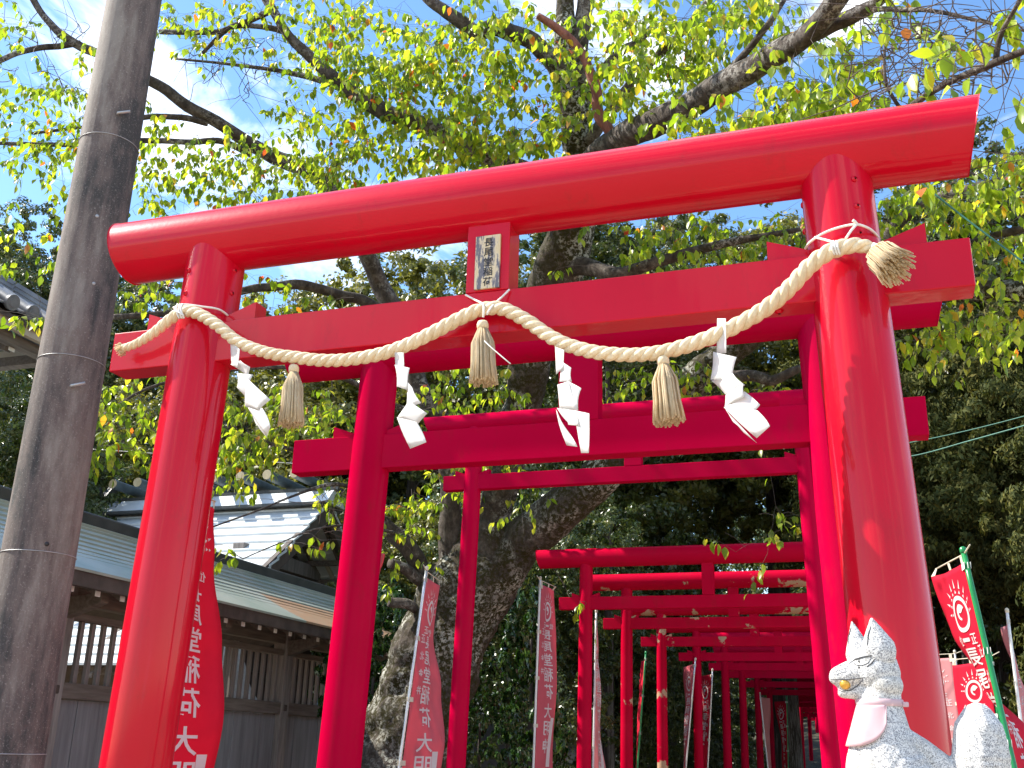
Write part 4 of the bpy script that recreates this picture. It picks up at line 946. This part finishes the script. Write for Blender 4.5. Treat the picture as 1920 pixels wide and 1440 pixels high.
limb('limb', [(850,1120,9.9,50),(845,1030,9.8,44),(842,930,9.7,38),(830,800,9.5,36),(782,715,9.4,34),(745,600,9.2,34),(715,540,9.1,34),(690,480,8.9,32),(655,410,8.6,32),(620,352,8.3,30),(580,322,8.2,28),(500,287,8,26),(420,238,7.7,24),(340,190,7.4,22),(280,150,7.2,20),(200,108,7,18),(130,75,6.8,16),(90,40,6.7,14),(60,-5,6.6,12),(30,-60,6.5,10)], n=18)
limb('branch', [(740,595,9.1,26),(695,570,8.9,22),(640,553,8.6,19),(567,535,8.3,17),(500,538,8,16),(440,550,7.8,14),(380,575,7.6,13),(310,588,7.4,12),(210,595,7.2,10)])
limb('branch', [(150,82,6.85,12),(100,87,6.7,11),(40,97,6.5,10),(-10,118,6.4,9)])
limb('branch', [(390,232,7.6,12),(340,220,7.4,11),(265,221,7.2,9),(180,235,7,7),(60,250,6.8,5)])
limb('branch', [(470,290,7.9,13),(420,266,7.7,12),(350,266,7.5,11),(265,264,7.2,10),(140,272,7,8),(-10,268,6.8,7)])
limb('branch', [(510,20,6.9,12),(450,45,6.9,11),(400,60,6.9,10),(300,60,6.8,9)]); limb('branch', [(580,110,7.1,14),(530,60,7.1,12),(440,50,7,9),(380,100,7,6)])
limb('branch', [(640,165,7.2,14),(560,140,7.2,10),(470,125,7.2,7),(330,110,7.2,4)])
limb('branch', [(1640,480,8.1,26),(1700,402,7.9,22),(1760,372,7.7,18),(1850,345,7.5,15),(1940,325,7.3,12)]); limb('branch', [(1700,545,8.2,30),(1780,480,8,22),(1850,448,7.8,18),(1940,425,7.6,14)])
limb('branch', [(1560,350,6.4,20),(1640,260,5.4,16),(1700,205,4.8,13),(1760,165,4.5,13),(1830,132,4.3,13),(1920,96,4.1,13),(2010,50,4,12)])
limb('branch', [(1868,115,4.25,11),(1875,70,4.2,10),(1895,30,4.1,9),(1925,-20,4,8)]); limb('branch', [(1640,18,5.3,12),(1700,18,5.2,10),(1760,22,5.1,8),(1840,40,5,6),(1930,60,4.9,4)])
limb('branch', [(1690,208,4.8,7),(1660,150,4.7,6),(1660,80,4.7,5)]); limb('branch', [(1300,200,6.3,16),(1370,130,6.2,14),(1430,60,6,12),(1470,0,6,10)])
limb('branch', [(1100,270,7.9,24),(1190,150,7.7,18),(1270,70,7.4,14),(1330,0,7.2,12)]); limb('branch', [(1090,190,7.8,22),(1150,110,7.7,18),(1200,75,7.6,14),(1230,40,7.5,10)])
limb('branch', [(808,1112,9.9,36),(767,1030,9.7,34),(713,980,9.6,28),(680,955,9.5,20)]); limb('branch', [(806,1100,9.8,24),(770,1075,9.6,22),(733,1055,9.4,20)]); limb('branch', [(800,1150,9.8,22),(765,1135,9.6,20),(730,1128,9.5,18)])
limb('branch', [(1040,505,8.5,40),(1100,500,8.3,34),(1167,512,8.1,24),(1300,470,7.9,18),(1420,445,7.7,12),(1500,430,7.6,8)]); limb('branch', [(1240,790,9.3,30),(1320,720,9,24),(1400,705,8.7,22),(1450,712,8.6,18),(1500,690,8.5,12)])
limb('branch', [(700,965,9.3,9),(680,925,8.6,8),(622,908,8,7),(550,930,7.4,5),(491,954,7,4),(394,990,6.6,2.5)]); limb('branch', [(740,1000,9.2,6),(680,985,8,5),(600,990,7.2,3.5),(520,1020,6.8,2.5),(455,1048,6.6,2)])
limb('branch', [(985,700,9.2,14),(930,640,9,12),(850,640,8.8,9),(760,660,8.5,6)]); limb('branch', [(820,780,9.4,14),(740,760,9,11),(620,700,8.4,9),(480,690,7.8,7),(300,720,7.2,5),(190,780,6.9,4)])
limb('branch', [(835,860,9.6,12),(720,840,9,10),(600,850,8.4,8),(500,830,7.9,6),(420,800,7.5,4)])

BL = [(60,235,120,80,6.6,75),(90,110,110,80,6.6,26),(120,330,90,70,6.5,34),(30,480,60,50,6,12),(70,580,40,25,5.6,5),(30,40,50,40,6.5,10),(340,50,80,50,6.9,34),(420,20,60,30,6.9,16),(330,330,90,80,7.1,55),(290,250,50,50,7,16),
      (430,305,90,60,7.3,44),(540,335,90,60,7.4,46),(600,240,80,70,7.4,52),(570,60,100,70,7.3,62),(700,90,110,80,7.3,110),(750,210,120,90,7.3,115),(640,330,100,60,7.6,50),(850,150,110,100,7.1,95),(900,60,120,60,6.9,80),(1000,160,100,120,7.2,85),(950,260,90,50,6.9,50),(830,300,90,40,7.2,45),
      (1180,110,120,110,7.1,120),(1280,60,120,60,6.6,80),(1240,180,90,60,6.8,50),(1420,40,100,50,6.3,55),(1330,240,90,30,6.2,34),(1390,215,60,30,6,14),(1500,190,90,45,5.9,55),(1550,120,70,50,5.8,26),(1440,240,80,25,5.9,28),(1600,190,70,30,5.4,18),(1660,30,70,40,5.2,12),
      (1400,450,140,40,7.9,50),(1250,460,120,50,8.2,40),(1100,540,80,40,8.6,16),(1350,730,90,50,8.7,40),(1230,740,90,60,8.9,40),(1700,420,60,60,7.7,30),(1800,385,90,40,7.5,55),(1885,320,50,50,7.2,40),(1880,470,60,50,7.6,34),(1850,600,80,40,7.8,40),(1740,640,60,30,7.9,12),(1560,430,60,40,7.8,16),
      (560,590,110,40,8,24),(470,560,90,50,7.8,20),(300,540,70,40,7.4,14),(230,770,60,60,6.9,42),(210,860,40,40,6.8,10),(330,730,80,40,7.3,20),(470,800,80,50,7.6,44),(580,770,80,60,8.1,36),(430,870,60,40,7.5,16),(880,740,100,60,9,55),(830,900,60,70,9.3,30),(740,1010,50,60,9.2,22),(640,900,60,50,8.6,14),(950,900,60,60,9.3,16),
      (1100,340,90,60,8,14),(1680,60,30,20,4.6,3),(1760,90,45,40,3.7,6),(1770,240,14,20,3.6,2),(1915,200,10,20,3.4,2),(1860,50,50,40,4.2,8),(1410,1010,60,50,8.6,5),(1480,960,40,30,8.4,3),(1060,1130,40,20,9.2,2),(440,1030,40,20,6.6,3),(580,1010,50,20,7,3)]
samples = []
for (x, y, rx, ry, Y, n) in BL:
    for _ in range(max(2, int(n*.86))):
        a = rnd.uniform(0, 2*math.pi); q = math.sqrt(rnd.random())
        samples.append(at(x+rx*1.1*q*math.cos(a), y+ry*1.1*q*math.sin(a), Y+rnd.gauss(0, .35 if Y > 5 else .12)))
NP = np.array([tuple(p) for p in nodes]); NR = list(nrad)
order = sorted(range(len(samples)), key=lambda i: float(np.min(np.sum((NP-np.array(samples[i]))**2, 1))))
cap_ = len(nodes)+len(samples)*9+2000; arr = np.zeros((cap_, 3)); arr[:len(nodes)] = NP; cnt = len(nodes); leaves = []
tw = MB(ct)
def add_leaf(p, yawa, droop, sz): leaves.append((p, yawa, droop, sz))
for i in order:
    s_ = samples[i]; d2 = np.sum((arr[:cnt]-np.array(s_))**2, 1); j = int(np.argmin(d2)); a = Vector(arr[j]); d = (s_-a).length
    ra = min(NR[j]*.7, .003+.004*d); mid = a.lerp(s_, .5)+Vector((rnd.gauss(0, .08), rnd.gauss(0, .08), .10+rnd.gauss(0, .05)))*d
    pts = [a, a.lerp(mid, .5)+Vector((rnd.gauss(0, .03), rnd.gauss(0, .03), .02))*d, mid, mid.lerp(s_, .5)+Vector((rnd.gauss(0, .04), rnd.gauss(0, .04), .03))*d, s_]
    # final twig with leaves
    dirn = (s_-mid); dirn.z *= .3; dirn = dirn.normalized() if dirn.length > 1e-4 else Vector((1, 0, 0))
    dirn = (dirn+Vector((rnd.gauss(0, .5), rnd.gauss(0, .5), rnd.gauss(0, .25)))).normalized(); L_ = rnd.uniform(.16, .34); tip = s_+dirn*L_+Vector((0, 0, -.25*L_))
    P = spline(pts, 2)+[s_.lerp(tip, .5)+Vector((0, 0, .02)), tip]; m_ = len(P)
    tw.tube(P, [lerp(ra, .0012, (k/(m_-1))**.8) for k in range(m_)], 4 if ra < .01 else 6, False)
    for k, p in enumerate(P[2:-2]):
        arr[cnt] = p; NR.append(lerp(ra, .0015, k/m_)); cnt += 1
        pass
    nl = rnd.randint(7, 12)
    for k in range(nl):
        t = rnd.random()**.7; p = s_.lerp(tip, t)+Vector((0, 0, .012*math.sin(math.pi*t))) if rnd.random() < .75 else mid.lerp(s_, rnd.random())
        add_leaf(p, rnd.uniform(0, 2*math.pi), rnd.gauss(R(62), R(22)), rnd.uniform(.066, .110))
    if rnd.random() < .5:   # bare side twigs
        q = a.lerp(s_, rnd.uniform(.3, .9)); e = q+Vector((rnd.gauss(0, .16), rnd.gauss(0, .16), rnd.gauss(.05, .12))); tw.tube([q, q.lerp(e, .5)+Vector((0, 0, .015)), e], [.002, .0016, .001], 4, False)
# bare twigs upper right and upper left
for (x, y, rx, ry, Y, n) in ((1790, 90, 120, 80, 4.5, 70), (1660, 110, 80, 80, 5, 40), (430, 130, 90, 60, 7.1, 50), (90, 120, 90, 80, 6.6, 30), (1750, 300, 90, 30, 5.5, 20), (640, 960, 60, 50, 8.6, 20)):
    for _ in range(n):
        p = at(x+rnd.uniform(-rx, rx), y+rnd.uniform(-ry, ry), Y+rnd.gauss(0, .25)); dd = Vector((rnd.gauss(0, .22), rnd.gauss(0, .22), rnd.gauss(.03, .12)))
        d2 = np.sum((arr[:cnt]-np.array(p))**2, 1); j = int(np.argmin(d2)); a = Vector(arr[j]); m2 = a.lerp(p, .5)+Vector((rnd.gauss(0, .1), rnd.gauss(0, .1), rnd.gauss(0, .1)))*(p-a).length
        tw.tube(spline([a, m2, p, p+dd*.6+Vector((0, 0, .02)), p+dd], 2), [.0045-.0004*k for k in range(9)], 4, False)
        if cnt < cap_-2: arr[cnt] = p; NR.append(.003); cnt += 1; arr[cnt] = m2; NR.append(.003); cnt += 1
o = tw.build('twigs', M_TWIG, CT, True); o['kind'] = 'stuff'
# one leaf: folded, pointed, drooping
LV = [(0, 0, 0), (.0, .12, 0), (-.23, .42, .05), (0, .42, 0), (.23, .42, .05), (-.2, .68, .02), (0, .70, -.04), (.2, .68, .02), (0, 1.02, -.12)]
LF = [(1, 3, 2), (1, 4, 3), (2, 3, 6, 5), (3, 4, 7, 6), (5, 6, 8), (6, 7, 8), (0, 1, 1)]
LF = LF[:6]; LVn = np.array(LV)
def leaf_mats(L_):
    n = len(L_); out_ = np.zeros((n, 9, 3))
    for i, (p, ya, dr, sz) in enumerate(L_):
        m_ = Matrix.Rotation(ya, 3, 'Z') @ Matrix.Rotation(-dr, 3, 'X') @ Matrix.Rotation(((i*7919) % 100-50)/50*.7, 3, 'Y')
        out_[i] = (LVn*sz) @ np.array(m_.transposed())+np.array(p)
    return out_
cp_ = Vector((0, 0, EYE)); fw = Vector(_f)
def inview(p):
    d = p-cp_; z_ = d.dot(fw)
    return z_ > 0 and abs(d.dot(Vector(RV))/z_*F) < 960 and abs(d.dot(Vector(UV))/z_*F) < 720
leaves.sort(key=lambda l: (0 if inview(l[0]) else 1, (l[0]-cp_).length/l[3]))
near, rest = leaves[:300], leaves[300:]
lme = []
for m_ in M_CL:
    me = bpy.data.meshes.new('leaf'); me.from_pydata(LV, [], LF); me.materials.append(m_); me.polygons.foreach_set('use_smooth', [True]*len(me.polygons)); lme.append(me)
for i, (p, ya, dr, sz) in enumerate(near):
    k = rnd.choices(range(5), (5, 5, 3.5, 1.2, .5))[0]; o = bpy.data.objects.new('leaf', lme[k]); COL.objects.link(o); o.parent = CT
    o.matrix_local = Matrix.Translation(p-ct) @ (Matrix.Rotation(ya, 4, 'Z') @ Matrix.Rotation(-dr, 4, 'X') @ Matrix.Rotation(rnd.uniform(-.7, .7), 4, 'Y')) @ Matrix.Scale(sz, 4)
VV = leaf_mats(rest)-np.array(ct); n = len(rest); me = bpy.data.meshes.new('foliage')
fl = []; base_f = [list(f) for f in LF]
for i in range(n): fl += [[v+i*9 for v in f] for f in base_f]
me.from_pydata(VV.reshape(-1, 3).tolist(), [], fl); me.materials.append(M_CHERRY); me.polygons.foreach_set('use_smooth', [True]*len(me.polygons))
o = put('foliage', me, CT); o['kind'] = 'stuff'

# ------------------------------------------------------------------ background trees
def crown_mesh(name, n, leaf, m, seed, lobes=16, rx=1, rz=1, spray=False, inner=.62):
    g_ = np.random.default_rng(seed); cen = []
    for k in range(lobes):
        a = g_.uniform(0, 2*np.pi); h = g_.uniform(-.75, .85); rr = math.sqrt(max(0, 1-h*h))*g_.uniform(.35, .75)
        cen.append((rr*math.cos(a), rr*math.sin(a), h*.8, g_.uniform(.26, .46)))
    cen = np.array(cen); nc = n//90; ci = g_.integers(0, lobes, nc); cd = g_.normal(size=(nc, 3)); cd /= np.linalg.norm(cd, axis=1)[:, None]
    cr_ = cen[ci, 3]*(1-np.abs(g_.normal(0, .13, nc))); cc = cen[ci, :3]+cd*cr_[:, None]; k_ = g_.integers(0, nc, n); idx = ci[k_]
    csz = g_.uniform(.03, .075, nc)[k_]; off = g_.normal(size=(n, 3)); off /= np.linalg.norm(off, axis=1)[:, None]; off *= (g_.random(n)**.45)[:, None]; off[:, 2] *= .75
    P_ = cc[k_]+off*csz[:, None]; d = cd[k_]*.55+off*.75; d /= np.linalg.norm(d, axis=1)[:, None]
    if spray: P_[:, 2] -= .03*(np.linalg.norm(off, axis=1)**2)
    P_[:, 0] *= rx; P_[:, 1] *= rx; P_[:, 2] *= rz
    # leaf frames
    nrm = d+g_.normal(0, .55, (n, 3)); nrm[:, 2] += .25; nrm /= np.linalg.norm(nrm, axis=1)[:, None]
    t = np.cross(nrm, g_.normal(size=(n, 3))); t /= np.linalg.norm(t, axis=1)[:, None]
    if spray: t[:, 2] -= .9; t /= np.linalg.norm(t, axis=1)[:, None]
    b = np.cross(nrm, t); b /= np.linalg.norm(b, axis=1)[:, None]; sz = leaf*g_.uniform(.6, 1.35, n)[:, None]; wd = .42 if not spray else .30
    A_ = P_-t*sz*.5; B_ = P_+b*sz*wd*.6+nrm*sz*.06; C_ = P_+t*sz*.6; D__ = P_-b*sz*wd*.6+nrm*sz*.06
    V_ = np.stack([A_, B_, C_, D__], 1).reshape(-1, 3); me = bpy.data.meshes.new(name)
    me.vertices.add(4*n); me.vertices.foreach_set('co', V_.ravel()); me.loops.add(4*n); me.loops.foreach_set('vertex_index', np.arange(4*n))
    me.polygons.add(n); me.polygons.foreach_set('loop_start', np.arange(n)*4); me.polygons.foreach_set('loop_total', np.full(n, 4)); me.update(); me.materials.append(m); return me
CRN = {'ever': [crown_mesh('crown', 90000, .026, M_EVER, 1, 20), crown_mesh('crown', 90000, .026, M_EVER, 2, 24)], 'olive': [crown_mesh('crown', 90000, .026, M_OLIVE, 3, 22)],
       'cedar': [crown_mesh('crown', 150000, .027, M_CONIF, 4, 34, spray=True), crown_mesh('crown', 150000, .027, M_CONIF, 5, 34, spray=True)], 'camel': [crown_mesh('crown', 14000, .065, M_CAMEL, 6, 14)]}
tm = MB(); tm.tube([(0, 0, 0), (.02, .01, .5), (0, 0, 1)], [.5, .35, .15], 10); TR = tm.build('trunk', M_BARK, None, True); trm = TR.data; bpy.data.objects.remove(TR)
def bgtree(px, topy, Y, rad, kind, label, low=None, group='trees behind the shrine', squash=1.0):
    """crown top at pixel (px, topy) at distance Y; crown radius in metres"""
    t = at(px, topy, Y); h = t.z; rz = rad*squash; base = Vector((t.x, t.y, 0)); T = thing(kind_name[kind], base, label, 'tree' if kind != 'camel' else 'shrub', group)
    zc_ = h-rz*.95; c = bpy.data.objects.new('crown', rnd.choice(CRN[kind])); COL.objects.link(c); c.parent = T; c.location = (0, 0, zc_); c.scale = (rad, rad, rz); c.rotation_euler = (0, 0, rnd.uniform(0, 6.28))
    tr = bpy.data.objects.new('trunk', trm); COL.objects.link(tr); tr.parent = T; tr.scale = (rad*.14, rad*.14, max(.3, zc_)); return T
kind_name = {'ever': 'evergreen_tree', 'olive': 'broadleaf_tree', 'cedar': 'cedar_tree', 'camel': 'camellia_shrub'}
for a in [
    (20, 415, 24, 4.0, 'ever', 'dark evergreen whose tip shows at the left edge above the tiled roof'), (95, 460, 26, 3.5, 'ever', 'evergreen behind the concrete pole at upper left'),
    (255, 545, 25, 4.2, 'ever', 'dark evergreen rising between the concrete pole and the front left pillar'), (20, 700, 15, 3.0, 'ever', 'glossy dark tree below the tiled roof corner'),
    (280, 740, 20, 3.6, 'olive', 'sunlit olive green tree above the shrine ridge logs'), (520, 690, 24, 5.0, 'olive', 'olive tree behind the left tassel'),
    (450, 790, 21, 3.6, 'ever', 'dark tree right above the shrine roof gable'), (800, 462, 22, 4.8, 'olive', 'yellow green broadleaf tree under the name plate'),
    (660, 620, 25, 4.2, 'olive', 'broadleaf tree behind the second gate left pillar'), (960, 560, 25, 5.0, 'ever', 'evergreen behind the cherry trunk'),
    (1200, 440, 24, 5.2, 'olive', 'broadleaf tree seen below the top beam right of the name plate'), (1420, 400, 25, 5.2, 'olive', 'broadleaf tree behind the right half of the tie beam'),
    (1745, 545, 19, 3.5, 'cedar', 'cedar just right of the front right pillar'), (1810, 600, 22, 3.7, 'cedar', 'tall cedar with drooping sprays at right'), (1960, 640, 20, 3.2, 'cedar', 'cedar at the right edge'),
    (1900, 850, 23, 2.6, 'cedar', 'lower cedar at the right edge above the banners'),
    (930, 960, 17, 2.5, 'ever', 'evergreen behind the cherry fork'), (830, 950, 17, 1.9, 'olive', 'light green tree left of the cherry trunk'),
    (620, 800, 32, 6, 'ever', 'distant evergreen behind the hall gable'), (150, 640, 32, 6, 'ever', 'distant evergreen behind the concrete pole')]:
    bgtree(*a)
bgtree(712, 1092, 11.2, .75, 'camel', 'glossy camellia shrub between the second and third left pillars', group='shrubs by the cherry tree', squash=1.5)
bgtree(700, 1075, 13.6, .9, 'camel', 'camellia shrub behind the second gate left pillar', group='shrubs by the cherry tree', squash=1.4)
bgtree(960, 1080, 11.6, 1.0, 'camel', 'leafy shrub under the right cherry limb', group='shrubs by the cherry tree', squash=1.7)
bgtree(905, 1210, 10.8, .55, 'camel', 'small shrub against the cherry trunk', group='shrubs by the cherry tree', squash=1.5)

def wtree(X, Y, h, rad, kind, label, squash=1.0, group='dark trees around the gate tunnel'):
    base = Vector((X, Y, 0)); T = thing(kind_name[kind], base, label, 'tree', group); rz = rad*squash; zc_ = h-rz*.95
    c = bpy.data.objects.new('crown', rnd.choice(CRN[kind])); COL.objects.link(c); c.parent = T; c.location = (0, 0, zc_); c.scale = (rad, rad, rz); c.rotation_euler = (0, 0, rnd.uniform(0, 6.28))
    tr = bpy.data.objects.new('trunk', trm); COL.objects.link(tr); tr.parent = T; tr.scale = (rad*.07, rad*.07, max(.3, zc_)); return T
for a in [(-4.5, 14.3, 4.9, 1.8, 'ever', 'bushy dark tree behind the straight hanging banner', 1.15), (-5.6, 18, 7.0, 3.0, 'ever', 'dark tree left of the fourth and fifth gates', 1.15), (-5.5, 23, 6.5, 2.9, 'ever', 'dark tree left of the tunnel at its middle', 1.1),
          (-5.6, 29, 7, 3.2, 'ever', 'dark tree along the left of the far tunnel', 1.1), (-5.8, 36, 7, 3.4, 'ever', 'farthest dark tree on the left of the tunnel', 1.1), (3.5, 13.2, 6.2, 2.5, 'cedar', 'cedar behind the white crest banner at right', 1.2), (3.7, 17.5, 8.2, 2.9, 'cedar', 'tall cedar behind the leaning green pole', 1.2), (3.6, 23.5, 9.5, 3.0, 'cedar', 'cedar seen just right of the front right pillar base', 1.25), (3.8, 29, 11, 3.2, 'cedar', 'far cedar right of the tunnel', 1.3),
          (4.2, 20, 7.4, 3.3, 'ever', 'dark tree right of the tunnel', 1.1), (4.2, 26, 7.4, 3.3, 'ever', 'dark tree along the right of the far tunnel', 1.1), (4.4, 34, 7.4, 3.5, 'ever', 'farthest dark tree on the right of the tunnel', 1.1),
          (-4.0, 16.8, 11.0, 2.9, 'ever', 'dark tree leaning over the fourth gate', .95), (3.0, 20, 12.5, 3.7, 'ever', 'dark tree leaning over the right half of the tunnel', .95), (-4.6, 25.5, 13.5, 4.2, 'ever', 'dark tree roofing the middle of the tunnel', .95),
          (2.9, 31, 14.5, 4.4, 'ever', 'dark tree roofing the far tunnel', .95), (-7.0, 39, 15.5, 4.6, 'ever', 'dark tree roofing the tunnel end', .98), (-1.5, 52, 13, 6.5, 'ever', 'dark tree closing the tunnel end', 1.0), (-7.5, 47, 9, 5.0, 'ever', 'dark tree behind the tunnel on its left', 1.0), (5, 47, 9, 5.0, 'ever', 'dark tree behind the tunnel on its right', 1.0)]:
    wtree(*a)
for a in [(-7, 60, 18, 7.5, 'ever', 'tall tree far behind the tunnel on the left', 1.1), (3, 62, 18, 7.5, 'ever', 'tall tree far behind the tunnel on the right', 1.1), (-1.0, 50, 6, 3.2, 'ever', 'low bushy tree in the middle of the tunnel end', 1.0), (-2.7, 46, 5.2, 2.9, 'ever', 'low bushy tree at the left of the tunnel end', 1.0), (.7, 46, 5.2, 2.9, 'ever', 'low bushy tree at the right of the tunnel end', 1.0), (-4.3, 19.5, 3.4, 1.5, 'ever', 'low evergreen bush left of the middle gates', 1.1), (-4.4, 26, 3.6, 1.7, 'ever', 'low evergreen bush left of the far gates', 1.1), (-4.4, 33, 3.6, 1.8, 'ever', 'farthest low evergreen bush left of the gates', 1.1)]:
    wtree(*a)
